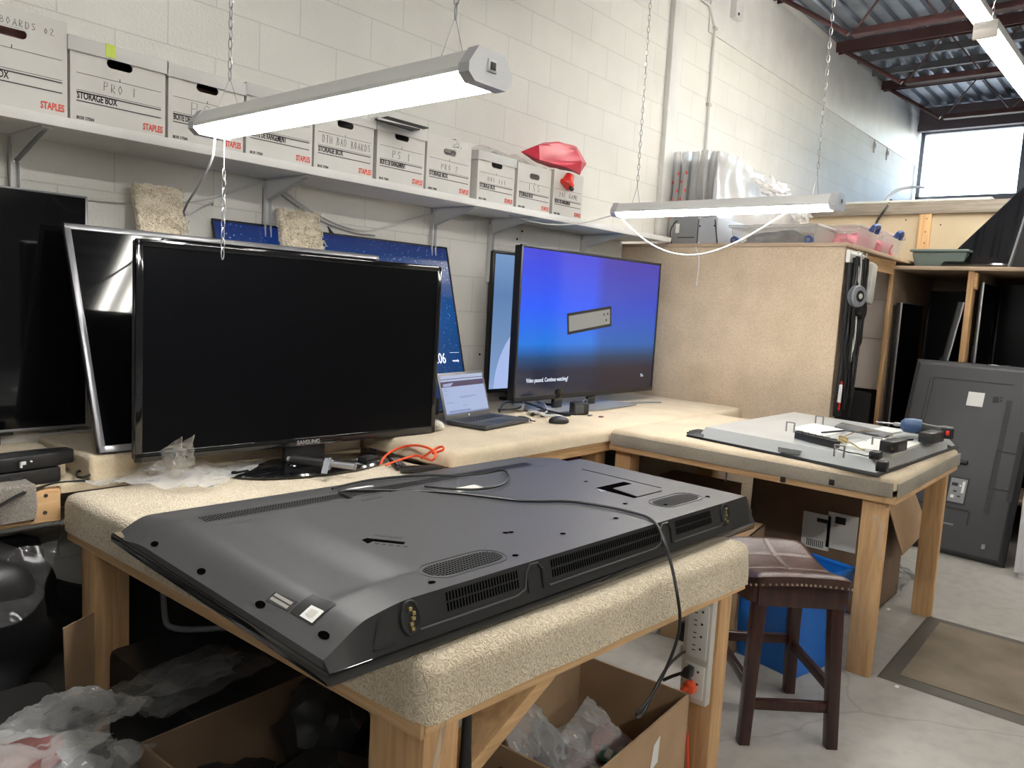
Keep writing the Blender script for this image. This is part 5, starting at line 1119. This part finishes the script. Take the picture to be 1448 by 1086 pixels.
# crumpled clear bag on the table corner
b = mb('film_milky'); z = IT+.006
q = [atZ(120, 690, z), atZ(300, 697, z), atZ(378, 660, z), atZ(215, 650, z)]
b.sheet(lambda u, v: V(q[0]*(1-u)*(1-v)+q[1]*u*(1-v)+q[2]*u*v+q[3]*(1-u)*v)+V((.02*noise.noise(V((u*5, v*5, 1))), .02*noise.noise(V((u*5, v*5, 4))), .035*(.5-abs(noise.noise(V((u*4, v*3, 7)))))+.016*(.4-abs(noise.noise(V((u*9, v*7, 2)))))+.075*math.exp(-((u-.33)**2+(v-.55)**2)*14)+.002)), 80, 50)
def peak(u, v):
    a = atZ(200, 668, IT+.05)*(1-u)+atZ(272, 668, IT+.05)*u; top = atZ(258, 617, IT+.19); top2 = atZ(205, 655, IT+.07)
    e = top2*(1-u)+top*u; p = a*(1-v)+e*v
    return p+V((.006*noise.noise(V((u*4, v*4, 3))), .05*(.4-abs(noise.noise(V((u*4, v*2.5, 8)))))+.004*noise.noise(V((u*7, v*5, 8))), .004*noise.noise(V((u*7, v*7, 5)))))
b.sheet(peak, 36, 36)
b.sheet(lambda u, v: peak(u, v)+V((.03+.02*u, .05*(1-v)+.01, 0)), 36, 36)
one('clear_bag', b, 'crumpled clear plastic bag peaking up on the left corner of the front table', 'bag', sharp=60)
# dark recorder boxes at far left
zz = .777
p = atZ(40, 662, zz); t = thing('recorder_box', 'stacked black plastic device with white connector on the left bench', 'device', p)
R = M4.Translation((.86, 2.785, zz)) @ rotz(.10)
c = mb('black'); c.M = R; c.bb((-.36, -.045, 0), (.095, .05, .05), .006); build('lower_unit', c, t)
c = mb('black'); c.M = R; c.prism([(-.40, -.055), (.08, -.04), (.15, -.02), (.15, .03), (.06, .05), (-.36, .05)], .052, .10, bev=.008); build('upper_unit', c, t)
c = mb('ink'); c.M = R; c.bb((-.06, -.050, .008), (-.025, -.044, .036)); c.mat('paper'); c.bb((-.035, -.060, .075), (-.018, -.053, .085)); c.bb((-.035, -.060, .066), (-.029, -.053, .085)); c.cyl((-.0, -.055, .082), (-.0, -.05, .082), .003, 8); build('connector', c, t)
lay([(-10, 722), (25, 700), (55, 690), (80, 683), (112, 681), (140, 678)], .0055, 'cable_black', 'black cord running over the edge of the left bench', 'cord', z=IT+.012, cat='cord')
lay([(128, 672), (110, 668), (107, 675), (118, 680), (133, 671), (155, 660), (180, 655)], .0045, 'cable_black', 'black cord curled beside the clear bag', 'cord', z=zz+.004, lift=.01, cat='cord')
lay([(145, 668), (152, 655), (168, 650), (178, 657), (168, 664), (150, 668)], .004, 'cable_black', 'black cord loop behind the clear bag', 'cord', z=zz+.004, lift=.03, cat='cord')
lay([(36, 672), (60, 671), (85, 664), (105, 662)], .0025, 'cable_grey', 'thin grey wire lying in front of the black device', 'wire', z=zz+.002, cat='wire')
for x, l in ((117, 'left'), (123, 'right')):
    p = atZ(x, 672, zz+.002); b = mb('black'); b.cyl(p, p+V((0, 0, .012)), .008, 12); one('rubber_bumper', b, 'tiny black rubber foot inside the curled cord, the %s one of two' % l, 'foot')

# ================================================================== STOOL
sc, u_, v_ = V((2.708, .998, 0)), V((.657, -.753, 0)), V((.743, .669, 0))
SR = M4((u_, v_, V((0, 0, 1)))).transposed().to_4x4(); SR.translation = sc
t = thing('bar_stool', 'dark wood bar stool with a brown leather saddle seat beside the front table', 'stool', sc)
HT = .615
def sad(x, y): return HT-.045*(1-(y/.225)**2)+.008*(1-(x/.17)**2)
c = mb('leather'); c.M = SR; nx, ny = 24, 30
def sp(u, v):
    x, y = (u*2-1), (v*2-1); ax, ay = .170, .222
    k = (abs(x)**10+abs(y)**10)**.1 if (x or y) else 0
    m = max(abs(x), abs(y)); f = m/k if k else 1
    X, Y = x*f*ax, y*f*ay; e = max(0, m-.80)/.20
    seam = .004*math.exp(-(X/.006)**2)+.004*math.exp(-((abs(Y)-.075)/.006)**2)
    return V((X, Y, sad(X, Y)-.020*e*e-seam*(1-e)))
c.sheet(sp, 56, 72)
ring = []
for k in range(72):
    th = 2*PI*k/72; x, y = math.cos(th), math.sin(th); q = 1/max(abs(x), abs(y)); x, y = x*q, y*q; kk = (abs(x)**10+abs(y)**10)**.1; ring.append((x/kk*.170, y/kk*.222))
n = 72; c.faces([(p[0], p[1], sad(*p)-.019) for p in ring]+[(p[0], p[1], sad(*p)-.052) for p in ring], [(i, (i+1) % n, n+(i+1) % n, n+i) for i in range(n)]); build('seat', c, t, 60)
c = mb('brass'); c.M = SR
for k in range(0, 72):
    for s in (0,):
        a_, d_ = ring[k], ring[(k+1) % 72]; x, y = a_[0]*(1-s)+d_[0]*s, a_[1]*(1-s)+d_[1]*s
        if (V((x, y, 0))-V((a_[0], a_[1], 0))).length > .1: continue
        c.box((x*1.010, y*1.010, sad(x, y)-.044), (.0085, .0085, .0085), .0035)
build('nailhead_trim', c, t)
feet = {}; tops = {}
for sx in (-1, 1):
    for sy in (-1, 1): feet[sx, sy] = V((sx*.150, sy*.190, 0)); tops[sx, sy] = V((sx*.128, sy*.165, sad(.128, .165)-.05))
for k in feet:
    c = mb('dark_wood'); c.M = SR; a, e = feet[k], tops[k]; h0, h1 = .019, .022
    c.hexa([a+V((-h0, -h0, 0)), a+V((h0, -h0, 0)), a+V((h0, h0, 0)), a+V((-h0, h0, 0))], [e+V((-h1, -h1, 0)), e+V((h1, -h1, 0)), e+V((h1, h1, 0)), e+V((-h1, h1, 0))], .003); build('leg', c, t)
def at_h(k, h): a, e = feet[k], tops[k]; return a+(e-a)*(h/e.z)
for ka, kb, h in (((-1, -1), (1, -1), .14), ((-1, 1), (1, 1), .22), ((-1, -1), (-1, 1), .20), ((1, -1), (1, 1), .20)):
    c = mb('dark_wood'); c.M = SR; c.beam(at_h(ka, h), at_h(kb, h), .022, .036, (0, 0, 1), .003); build('stretcher', c, t)
for sx in (-1, 1):       # curved aprons under the seat sides
    c = mb('dark_wood'); c.M = SR; m = 12; P = []
    for i in range(m+1): y = -.19+.38*i/m; P.append((y, sad(.15, y)-.05))
    for i in range(m, -1, -1): y = -.19+.38*i/m; P.append((y, sad(.15, y)-.105))
    x0, x1 = sx*.150-.009, sx*.150+.009; n = len(P)
    c.faces([(x, p[0], p[1]) for x in (x0, x1) for p in P], [(i, (i+1) % n, n+(i+1) % n, n+i) for i in range(n)]+[(i, i+1, 2*m-i, 2*m+1-i) for i in range(m)]+[(n+i, n+i+1, n+2*m-i, n+2*m+1-i) for i in range(m)]); build('apron', c, t)
for sy in (-1, 1):
    c = mb('dark_wood'); c.M = SR; zt = sad(0, .195)-.048; c.bb((-.145, sy*.19-.009, zt-.075), (.145, sy*.19+.009, zt), .002); build('apron', c, t)

# ================================================================== UNDER THE RIGHT BENCH
P0 = V((3.02, 1.01, 0)); ea = V((.055, .245, 0)).normalized(); eb = V((ea.y, -ea.x, 0)); la, lb, hb = .345, .36, .425
t = thing('recycling_bin', 'blue plastic recycling bin on the floor behind the bar stool', 'bin', P0+ea*.13+eb*.18)
c = mb('blue'); g = .035
lo = [P0+ea*g+eb*g, P0+eb*(lb-g)+ea*g, P0+eb*(lb-g)+ea*(la-g), P0+ea*(la-g)+eb*g]; hi = [P0, P0+eb*lb, P0+eb*lb+ea*la, P0+ea*la]
lo = [p+V((0, 0, .002)) for p in lo]; hi = [p+V((0, 0, hb)) for p in hi]; ctr = sum((p for p in lo), V())/4
lin = [p+(ctr-p).normalized()*.008+V((0, 0, .006)) for p in lo]; hin = [p+((ctr-p)*V((1, 1, 0))).normalized()*.008 for p in hi]
c.faces(lo+hi+lin+hin, [(3, 2, 1, 0), (8, 9, 10, 11)]+[(i, (i+1) % 4, 4+(i+1) % 4, 4+i) for i in range(4)]+[(8+(i+1) % 4, 8+i, 12+i, 12+(i+1) % 4) for i in range(4)]+[(4+i, 4+(i+1) % 4, 12+(i+1) % 4, 12+i) for i in range(4)]); build('tub', c, t)
c = mb('blue'); 
for i in range(4): c.beam(hi[i]-V((0, 0, .008)), hi[(i+1) % 4]-V((0, 0, .008)), .018, .02, (0, 0, 1), .004)
build('rim', c, t)
c = mb('paper'); f0, f1 = lo[3]*.28+hi[3]*.72, lo[0]*.28+hi[0]*.72; nrm = V((-eb.x, -eb.y, .0)); w_ = (f1-f0); b0, b1 = f0+w_*.42+nrm*.004, f0+w_*.66+nrm*.004
c.hexa([b0-V((0, 0, .015)), b1-V((0, 0, .015)), b1-V((0, 0, .015))-nrm*.004, b0-V((0, 0, .015))-nrm*.004], [b0+V((0, 0, .012))+nrm*.002, b1+V((0, 0, .012))+nrm*.002, b1+V((0, 0, .012))-nrm*.004, b0+V((0, 0, .012))-nrm*.004]); c.mat('ink')
for k in range(6): q = b0+(b1-b0)*((k+.6)/7)+nrm*.0032; c.box(q-V((0, 0, .001)), (.004, .010, .008))
build('label', c, t)
b = mb('film'); p = ctr+V((0, 0, .22)); b.blob(p, (.10, .12, .10), 3, .6, 5, 3); one('clear_bag', b, 'clear film scrap inside the blue recycling bin', 'film', sharp=60)
def carton(label, x0, y0, x1, y1, h, rot=0., k='board', open_=False, flap=None, thick=.006, name='cardboard_box', kin='board_dark'):
    cx, cy = (x0+x1)/2, (y0+y1)/2; Rm = M4.Translation((cx, cy, 0)) @ rotz(rot); t = thing(name, label, 'box', (cx, cy, 0)); a, e = (x1-x0)/2, (y1-y0)/2
    c = mb(k); c.M = Rm
    c.bb((-a, -e, .002), (a, -e+thick, h)); c.bb((-a, e-thick, .002), (a, e, h)); c.bb((-a, -e, .002), (-a+thick, e, h)); c.bb((a-thick, -e, .002), (a, e, h)); c.bb((-a, -e, .002), (a, e, .008))
    if not open_: c.bb((-a, -e, h-.006), (a, -.001, h)); c.bb((-a, .001, h-.006), (a, e, h))
    build('walls', c, t)
    return t, Rm, a, e
t, Rm, a, e = carton('big brown carton with two white shipping labels under the right bench', 3.98, 1.02, 4.50, 1.66, .66, 0, 'board_dark')
for (xa, ya), (xb, yb), nm in (((1137, 722), (1171, 780), 'l'), ((1172, 723), (1209, 783), 'r')):
    pa, pb = atX(xa, ya, 3.976), atX(xb, yb, 3.976); c = mb('paper'); c.bb((3.975, pa.y, pa.z), (3.979, pb.y, pb.z)); c.mat('ink'); w_ = pb.y-pa.y
    for k in range(9):
        if nm == 'l': c.bb((3.9738, pa.y+w_*(.2+.07*k), pb.z+.01), (3.9752, pa.y+w_*(.2+.07*k+.03), pb.z+.045))
    c.bb((3.9738, pa.y+w_*.5, pb.z+.14), (3.9752, pa.y+w_*.9, pb.z+.16)) if nm == 'l' else c.bb((3.9738, pa.y+w_*.25, pb.z+.13), (3.9752, pa.y+w_*.6, pb.z+.165))
    build('shipping_label', c, t)
c = mb('board'); c.faces([(4.0, 1.016, .66), (4.45, 1.016, .66), (4.62, .93, .36), (4.18, .94, .30), (4.0, 1.02, .66), (4.45, 1.02, .66), (4.62, .936, .36), (4.18, .946, .30)], [(0, 1, 2, 3), (7, 6, 5, 4), (0, 4, 5, 1), (1, 5, 6, 2), (2, 6, 7, 3), (3, 7, 4, 0)]); build('flap', c, t)
carton('plain brown carton under the right bench left of the labelled one', 3.45, 1.70, 3.95, 2.10, .55, .05, 'board_dark')
carton('tall brown carton standing behind the blue recycling bin', 3.05, 1.33, 3.42, 1.66, .50, .15, 'board')
t = thing('tool_box', 'red metal tool chest under the bench below the laptop', 'tool box', (3.05, 2.6, 0)); c = mb('toolred'); c.bb((2.75, 2.34, 0), (3.35, 2.75, .66), .01); build('body', c, t)
for k in range(4):
    c = mb('toolred'); c.bb((2.77, 2.328, .08+.15*k), (3.33, 2.342, .20+.15*k), .004); d_ = build('drawer', c, t); c = mb('black'); c.bb((2.95, 2.318, .16+.15*k), (3.15, 2.330, .18+.15*k), .002); build('handle', c, d_)
b = mb('film_dark'); b.blob((4.6, 1.15, .06), (.16, .16, .06), 3, .8, 6, 12, zmin=.003); one('clear_bag', b, 'crumpled clear film on the floor behind the corner leg of the right bench', 'film', sharp=60)
cabl([atX(x, y, 3.9) for x, y in ((1022, 690), (1026, 680), (1028, 668), (1022, 660))], .004, 'cable_grey', 'thin cable dangling under the right bench', 'cable')

# ================================================================== UNDER AND IN FRONT OF THE FRONT TABLE
t, Rm, a, e = carton('open brown carton of clear parts bags on the floor below the front table', 1.40, .94, 1.975, 1.31, .36, .06, 'board', True)
c = mb('paper'); q = Rm @ V((0, -e-.001, .20)); c.M = Rm; c.faces([(.07, -e-.0015, .30), (.105, -e-.0015, .315), (.10, -e-.0015, .24), (.055, -e-.0015, .23)], [(0, 1, 2, 3)]); build('torn_label', c, t)
carton('small open carton beside the front table corner leg', 1.13, .86, 1.375, 1.12, .335, .10, 'board_dark', True)
t, Rm, a, e = carton('large dark open carton under the left part of the front table', .80, 1.20, 1.36, 1.79, .355, .05, 'board_dark', True)
def bag(c0, d, seed, label, kin, name='parts_bag', filmk='film_milky', rz=0., tilt=.3):
    t = thing(name, label, 'bag', c0, 'parts bags in cartons'); Rm = M4.Translation(c0) @ rotz(rz) @ M4.Rotation(tilt, 4, 'X'); s = V((seed, seed*2, seed*3))
    for sg in (0, 1):
        c = mb(filmk); c.M = Rm
        c.sheet(lambda u, v: V(((u-.5)*d[0], (v-.5)*d[1], (d[2] if sg else 0)*math.sin(PI*u)*math.sin(PI*v)**.6+.022*noise.noise(V((u*6, v*6, sg*3))+s)+.008*noise.noise(V((u*17, v*17, sg*3))+s))), 26, 26); build('film', c, t, 60)
    c = mb(kin); c.M = Rm; c.blob((0, -d[1]*.1, d[2]*.4), (d[0]*.34, d[1]*.30, d[2]*.3), 3, .6, 6, seed); build('contents', c, t)
    return t
bag((1.55, 1.16, .30), (.22, .26, .05), 3, 'silvery clear bag leaning at the left end of the parts carton', 'fill', rz=.4, tilt=.8)
bag((1.62, 1.10, .235), (.22, .26, .05), 5, 'clear zip bag with pink wrapped parts in the middle of the parts carton', 'pink', rz=-.3, tilt=.25)
bag((1.75, 1.08, .24), (.24, .24, .05), 8, 'clear bag with pink foam standing at the right of the parts carton', 'pink', rz=.3, tilt=.65)
bag((1.56, 1.02, .24), (.22, .20, .05), 9, 'bright crumpled clear bag nearest the front wall of the parts carton', 'pink', rz=.1, tilt=.2)
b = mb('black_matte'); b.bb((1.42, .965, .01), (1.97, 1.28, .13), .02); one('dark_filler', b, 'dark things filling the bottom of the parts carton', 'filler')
b = mb('pcb'); b.M = M4.Translation((1.68, 1.03, .27)) @ rotz(.3) @ M4.Rotation(.25, 4, 'X'); b.bb((-.03, -.02, 0), (.03, .02, .004)); b.mat('offwhite'); b.bb((-.02, -.01, .004), (.02, .008, .010), .001); one('circuit_board', b, 'small green circuit board with a white connector in the parts carton', 'board')
for (x, y, z, s_, k, l) in ((1.02, 1.40, .26, (.22, .14, .08), 3, 'black lumpy thing with a blue ring in the large dark carton'), (1.20, 1.62, .30, (.10, .12, .12), 5, 'tall black thing at the back of the large dark carton'), (.95, 1.62, .22, (.12, .10, .07), 7, 'low black thing at the left of the large dark carton')):
    b = mb('black'); b.blob((x, y, z), s_, 3, .5, 5, k); one('black_device', b, l, 'device', 'black devices in the dark carton')
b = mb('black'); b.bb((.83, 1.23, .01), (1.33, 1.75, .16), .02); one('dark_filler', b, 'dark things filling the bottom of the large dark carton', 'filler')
b = mb('black'); b.tube([(1.135, 1.04, .61), (1.125, 1.03, .50), (1.118, 1.02, .42), (1.115, 1.01, .36)], [.010, .012, .020, .022], 10, smooth=1); one('table_lead', b, 'thick black plug and cord hanging behind the front corner leg', 'cord')
cabl([(1.045, 1.018, .64), (1.03, 1.012, .58), (1.00, 1.008, .50), (.985, 1.005, .44)], .006, 'film', 'strip of clear film hanging at the table corner', 'film', 'film_strip')
# clear bags piled at lower left
def lbag(c0, d, seed, label, kin, rz, filmk='film'):
    return bag(c0, d, seed, label, kin, 'parts_bag', filmk, rz, -.12)
b = mb('black_matte'); b.bb((.18, 1.66, .0), (.79, 2.40, .30), .04); one('dark_block', b, 'block under the pile of clear bags, painted black as shade', 'bin')  # closed block painted black, standing in for the shade below the bags
lbag((.50, 1.90, .33), (.42, .34, .05), 12, 'clear bag with pink bubble wrap at the lower left', 'pink', .55, 'film_milky')
lbag((.62, 1.80, .325), (.34, .24, .045), 15, 'shiny clear bag lying nearest the dark carton at lower left', 'fill', .45)
lbag((.34, 2.02, .34), (.30, .30, .05), 17, 'clear bag at the very left of the lower pile', 'fill', .5, 'film_milky')
lbag((.74, 2.05, .33), (.26, .28, .05), 19, 'clear bag of dark parts beside the rear table leg', 'fill', .3)
b = mb('black'); b.bb((.98, 1.86, 0), (1.55, 2.45, .30), .03); one('black_case', b, 'black case lying on the floor under the front table', 'case')
lbag((1.05, 2.05, .325), (.40, .30, .04), 23, 'dark bag of cable scraps under the front table', 'fill', .2, 'film_dark')
b = mb('greyplastic'); b.tube([(1.16, 2.46, .56), (1.16, 2.44, .34), (1.17, 2.42, .318), (1.22, 2.36, .315), (1.52, 2.05, .36)], .010, 8, smooth=2); one('metal_bar', b, 'bent grey metal bar standing in the dark under the front table', 'bar')
b = mb('board'); b.hexa([(.86, 2.42, .02), (.95, 2.47, .02), (.95, 2.475, .02), (.86, 2.425, .02)], [(.84, 2.40, .42), (.95, 2.46, .42), (.95, 2.465, .42), (.84, 2.405, .42)]); one('cardboard_sheet', b, 'upright piece of cardboard beside the rear leg of the front table', 'cardboard')
b = mb('black'); b.blob((.30, 2.78, .30), (.72, .30, .33), 5, .45, 6, 21, zmin=.003); one('rubbish_bag', b, 'black rubbish bag on the floor under the left bench', 'bag')
b = mb('film_dark'); q = [V((-.25, 2.66, .62)), V((.93, 2.64, .60)), V((.80, 2.48, .46)), V((.30, 2.30, .34))]; crumple(b, q, 40, 26, .035, 31, 5); one('clear_sheet', b, 'clear plastic sheet sagging under the left bench', 'sheet', sharp=60)
b = mb('black_matte'); b.bb((1.2, 2.5, 0), (2.1, 3.1, .5), .03); one('black_case', b, 'black case on the floor under the rear bench', 'case')
b = mb('black_matte'); b.bb((2.3, 2.85, 0), (4.7, 3.1, .55), .03); one('black_case', b, 'long black case against the wall under the laptop bench', 'case')
t = thing('caster_unit', 'black and white shoe like caster unit on the floor behind the parts carton', 'caster', (2.42, 1.5, 0)); p = atZ(925, 888, 0)
c = mb('black'); c.bb(p+V((-.05, -.03, .012)), p+V((.06, .04, .075)), .01); build('body', c, t); c = mb('offwhite'); c.bb(p+V((-.055, -.035, 0)), p+V((.065, .045, .014)), .004); build('sole', c, t)

# ================================================================== FLOOR MAT
t = thing('floor_mat', 'worn grey brown rubber mat on the concrete floor', 'mat', (3.8, 0, 0))
c = mb('mat_edge'); c.hexa([(3.35, -1.0, .001), (4.27, -1.0, .001), (4.262, .815, .001), (3.352, .80, .001)], [(3.365, -1.0, .009), (4.255, -1.0, .009), (4.247, .80, .009), (3.367, .785, .009)]); build('border', c, t)
c = mb('mat_rubber'); c.prism([(3.42, -.94), (4.20, -.94), (4.19, .745), (3.42, .73)], .008, .0125); build('tread', c, t)
# scraps on the floor
for q, l in (((1256, 862), 'white paper fleck on the floor by the corner leg'), ((1330, 908), 'small white fleck at the edge of the floor mat'), ((1268, 972), 'pale fleck on the floor in front of the mat')):
    p = atZ(*q, .0005); b = mb('paper'); b.box(p+V((0, 0, .003)), (.02, .014, .005), .001); one('paper_fleck', b, l, 'scrap', 'flecks on the floor')

# ================================================================== RACK CONTENTS, GREY SET, DRAWERS
def slabtv(label, o, ang, w, h, lean, th=.035, fr='silver', tilt=0.):
    R = M4.Translation(V(o)) @ rotz(ang) @ M4.Rotation(-lean, 4, 'X'); t = thing('television', label, 'television', V(o))
    c = mb('black'); c.M = R; c.bb((0, .006, 0), (w, th, h), .006); c.bb((w*.15, th-.004, h*.12), (w*.85, th+.035, h*.7), .02); build('back_shell', c, t)
    c = mb(fr); c.M = R; c.bb((-.004, -.001, -.002), (.003, .012, h+.002), .002); c.bb((-.003, -.001, h-.004), (w, .012, h+.002), .002); build('edge_trim', c, t)
    c = mb('screen_matte'); c.M = R; c.quad((.004, .004, .004), (w-.004, .004, .004), (w-.004, .004, h-.006), (.004, .004, h-.006)); build('screen', c, t); return t
slabtv('upright black television at the left side of the rack, thin pale edge', (6.16, 1.572, .302), 0, .62, 1.30, 0, .04)
slabtv('black television in the rack leaning on the wooden post', (6.13, 1.36, .302), 0, .60, 1.33, -.145, .045)
slabtv('tall black television in the rack just right of the wooden post', (6.18, 1.072, .302), 0, .5, 1.46, 0, .025)
slabtv('broad black television added to darken the back of the right rack bay', (6.72, 1.06, .302), -PI/2, .68, 1.48, .03, .05, 'black')  # this set and the next are added to hide the lit bay backs
slabtv('broad black television added to darken the back of the left rack bay', (6.80, 1.55, .302), -PI/2, .36, 1.42, .03, .05, 'black')
# sets on top of the rack
p0, p3 = atX(1331, 371, 6.30), atX(1448, 268, 7.25); p0.z = 1.866
Pq = [p0, V((6.30, p0.y-.80, 1.866)), V((7.25, p3.y-.85, p3.z)), p3]; nrm = (Pq[1]-Pq[0]).cross(Pq[3]-Pq[0]).normalized()
if nrm.z < 0: nrm = -nrm
t = thing('television', 'black television lying back on top of the rack, long sloping edge', 'television', V((6.7, .9, 1.866))); c = mb('black_gloss'); c.hexa(Pq, [p+nrm*.03 for p in Pq], .006); build('housing', c, t)
c = mb('screen_off'); ctr_ = sum(Pq, V())/4; c.faces([p+(ctr_-p)*.04+nrm*.0312 for p in Pq], [(0, 1, 2, 3)]); build('screen', c, t)
c = mb('black'); c.bb((7.16, p3.y-.5, 1.864), (7.20, p3.y-.4, p3.z-.03), .004); build('prop', c, t)
lo_ = atX(1429, 373, 6.09); lo_.z = 1.866; hv = V((.17, -.06, .50)); wv = V((0, -.62, 0)); bk = V((.04, 0, 0))
t = thing('television', 'black television with a silver edge standing on the rack at the right border', 'television', lo_)
c = mb('black'); c.hexa([lo_, lo_+wv, lo_+wv+bk, lo_+bk], [lo_+hv, lo_+hv+wv, lo_+hv+wv+bk, lo_+hv+bk], .004); build('back_shell', c, t)
c = mb('silver'); c.beam(lo_+V((-.006, .004, .002)), lo_+hv+V((-.006, .004, 0)), .014, .02); build('edge_trim', c, t)
c = mb('black'); c.bb(lo_+V((.02, -.4, 0)), lo_+V((.16, -.3, .02)), .004); c.beam(lo_+V((.15, -.35, .01)), lo_+V((.13, -.36, .22)), .03, .02); build('stand', c, t)
# grey back of the set leaning on the rack
bl, br_ = V((5.56, 1.43, .004)), V((5.50, .675, .004)); ex = (br_-bl).normalized(); W2 = (br_-bl).length; lean = .335; H2 = 1.29
eb_ = V((-ex.y, ex.x, 0)); eb_ = eb_ if eb_.x > 0 else -eb_; uz = eb_*math.sin(lean)+V((0, 0, math.cos(lean))); nz = ex.cross(uz); nz = nz if nz.x < 0 else -nz
GR = M4((ex, uz, nz)).transposed().to_4x4(); GR.translation = bl
t = thing('television', 'large dark grey television back standing on end against the rack', 'television', (bl+br_)/2)
c = mb('tvback2'); c.M = GR; c.hexa([(0, 0, -.02), (W2, 0, -.02), (W2, H2, -.02), (0, H2, -.02)], [(.045, .03, .035), (W2-.03, .03, .035), (W2-.03, H2-.05, .035), (.045, H2-.05, .035)], .006); build('back_shell', c, t)
c = mb('black_gloss'); c.M = GR; c.bb((0, 0, -.035), (W2, H2, -.019), .004); build('front_bezel', c, t)
def gp(rects, k, nm, z=.0355, h=.002):
    c = mb(k); c.M = GR
    for r_ in rects: c.bb((r_[0], r_[1], z-.002), (r_[2], r_[3], z+h))
    return build(nm, c, t)
gp([(.375, .98, .47, 1.075)], 'paper', 'paper_label'); gp([(.52, 1.02, .555, 1.06)], 'ink', 'cable_slot'); gp([(.56, 1.05, .575, 1.062), (.56, 1.03, .575, 1.042)], 'ink', 'slot_mark')
gp([(.125, .80, .131, 1.15), (.145, .80, .151, 1.15)], 'ink', 'groove'); gp([(.145, 1.148, .62, 1.152)], 'ink', 'groove')
c = mb('ink'); c.M = GR
for k in range(60): y = .30+.0125*k; c.bb((.60+.03*math.sin(k*.0), y, .0345), (.632, y+.006, .0365))
build('vent_strip', c, t)
gp([(.60, .46, .73, .47), (.60, .70, .73, .71), (.60, .46, .606, .71), (.724, .46, .73, .71)], 'ink', 'panel_outline')
gp([(.37, .32, .49, .50)], 'ink', 'port_bay'); gp([(.385, .335, .48, .49)], 'greyplastic', 'port_plate', .037); gp([(.455, .40, .47, .475), (.40, .36, .42, .38), (.44, .44, .45, .45)], 'paper', 'port', .039); gp([(.395, .44, .43, .46), (.41, .40, .43, .41), (.44, .37, .455, .38)], 'ink', 'port', .039)
gp([(.05, .285, .52, .30), (.52, .20, .53, .29)], 'ink', 'groove'); gp([(.34, .185, .45, .195)], 'greyplastic', 'maker_plate'); gp([(.63, .08, .65, .11)], 'greyplastic', 'cable_clip', .036, .012)
gp([(W2-.05, .40, W2-.02, .85)], 'ink', 'side_recess')
c = mb('black'); c.M = GR; c.bb((.36, .585, .034), (.46, .615, .06), .008); build('cable_hook', c, t)
# white drawer tower at the right border
t = thing('drawer_tower', 'white drawer tower at the right border of the photo', 'drawers', (5.3, .35, 0)); x0, y0, y1 = 5.36, .12, .605
c = mb('white_blue'); c.bb((x0, y0, .03), (x0+.45, y1, 1.05), .006); c.bb((x0+.02, y0+.02, 0), (x0+.43, y1-.02, .03)); build('body', c, t)
for z0_, z1_ in ((.05, .26), (.27, .48), (.72, 1.0)):
    c = mb('white_blue'); c.bb((x0-.012, y0+.015, z0_), (x0+.002, y1-.03, z1_), .004); d_ = build('drawer', c, t); c = mb('offwhite'); c.bb((x0-.02, y0+.2, z1_-.05), (x0-.010, y0+.3, z1_-.035), .003); build('handle', c, d_)
c = mb('black_matte'); c.bb((x0-.002, y0+.03, .50), (x0+.001, y1-.035, .70)); build('open_bay', c, t)
c = mb('teal'); c.bb((x0-.006, y0+.04, .50), (x0+.04, y1-.045, .60), .006); build('teal_tray', c, t)
c = mb('redink'); c.bb((x0-.0012, y1-.022, .86), (x0-.0002, y1-.014, .91)); build('label_print', c, t)

# ================================================================== SKY AND PICTURE SETTINGS
w = bpy.data.worlds.new('sky'); SC.world = w; w.use_nodes = True; nt = w.node_tree; bg = nt.nodes['Background']
sk = nt.nodes.new('ShaderNodeTexSky'); sk.sky_type = 'NISHITA'
sk.sun_disc = False; sk.sun_elevation = math.radians(40); sk.sun_rotation = math.radians(200)
mx = nt.nodes.new('ShaderNodeMixRGB'); mx.inputs[0].default_value = .6; mx.inputs[2].default_value = (.85, .93, 1, 1); nt.links.new(sk.outputs[0], mx.inputs[1])
nt.links.new(mx.outputs[0], bg.inputs['Color']); bg.inputs['Strength'].default_value = 4.5
SC.view_settings.view_transform = 'Standard'; SC.view_settings.look = 'None'; SC.view_settings.gamma = 1; SC.view_settings.use_curve_mapping = False; SC.view_settings.exposure = 0.72
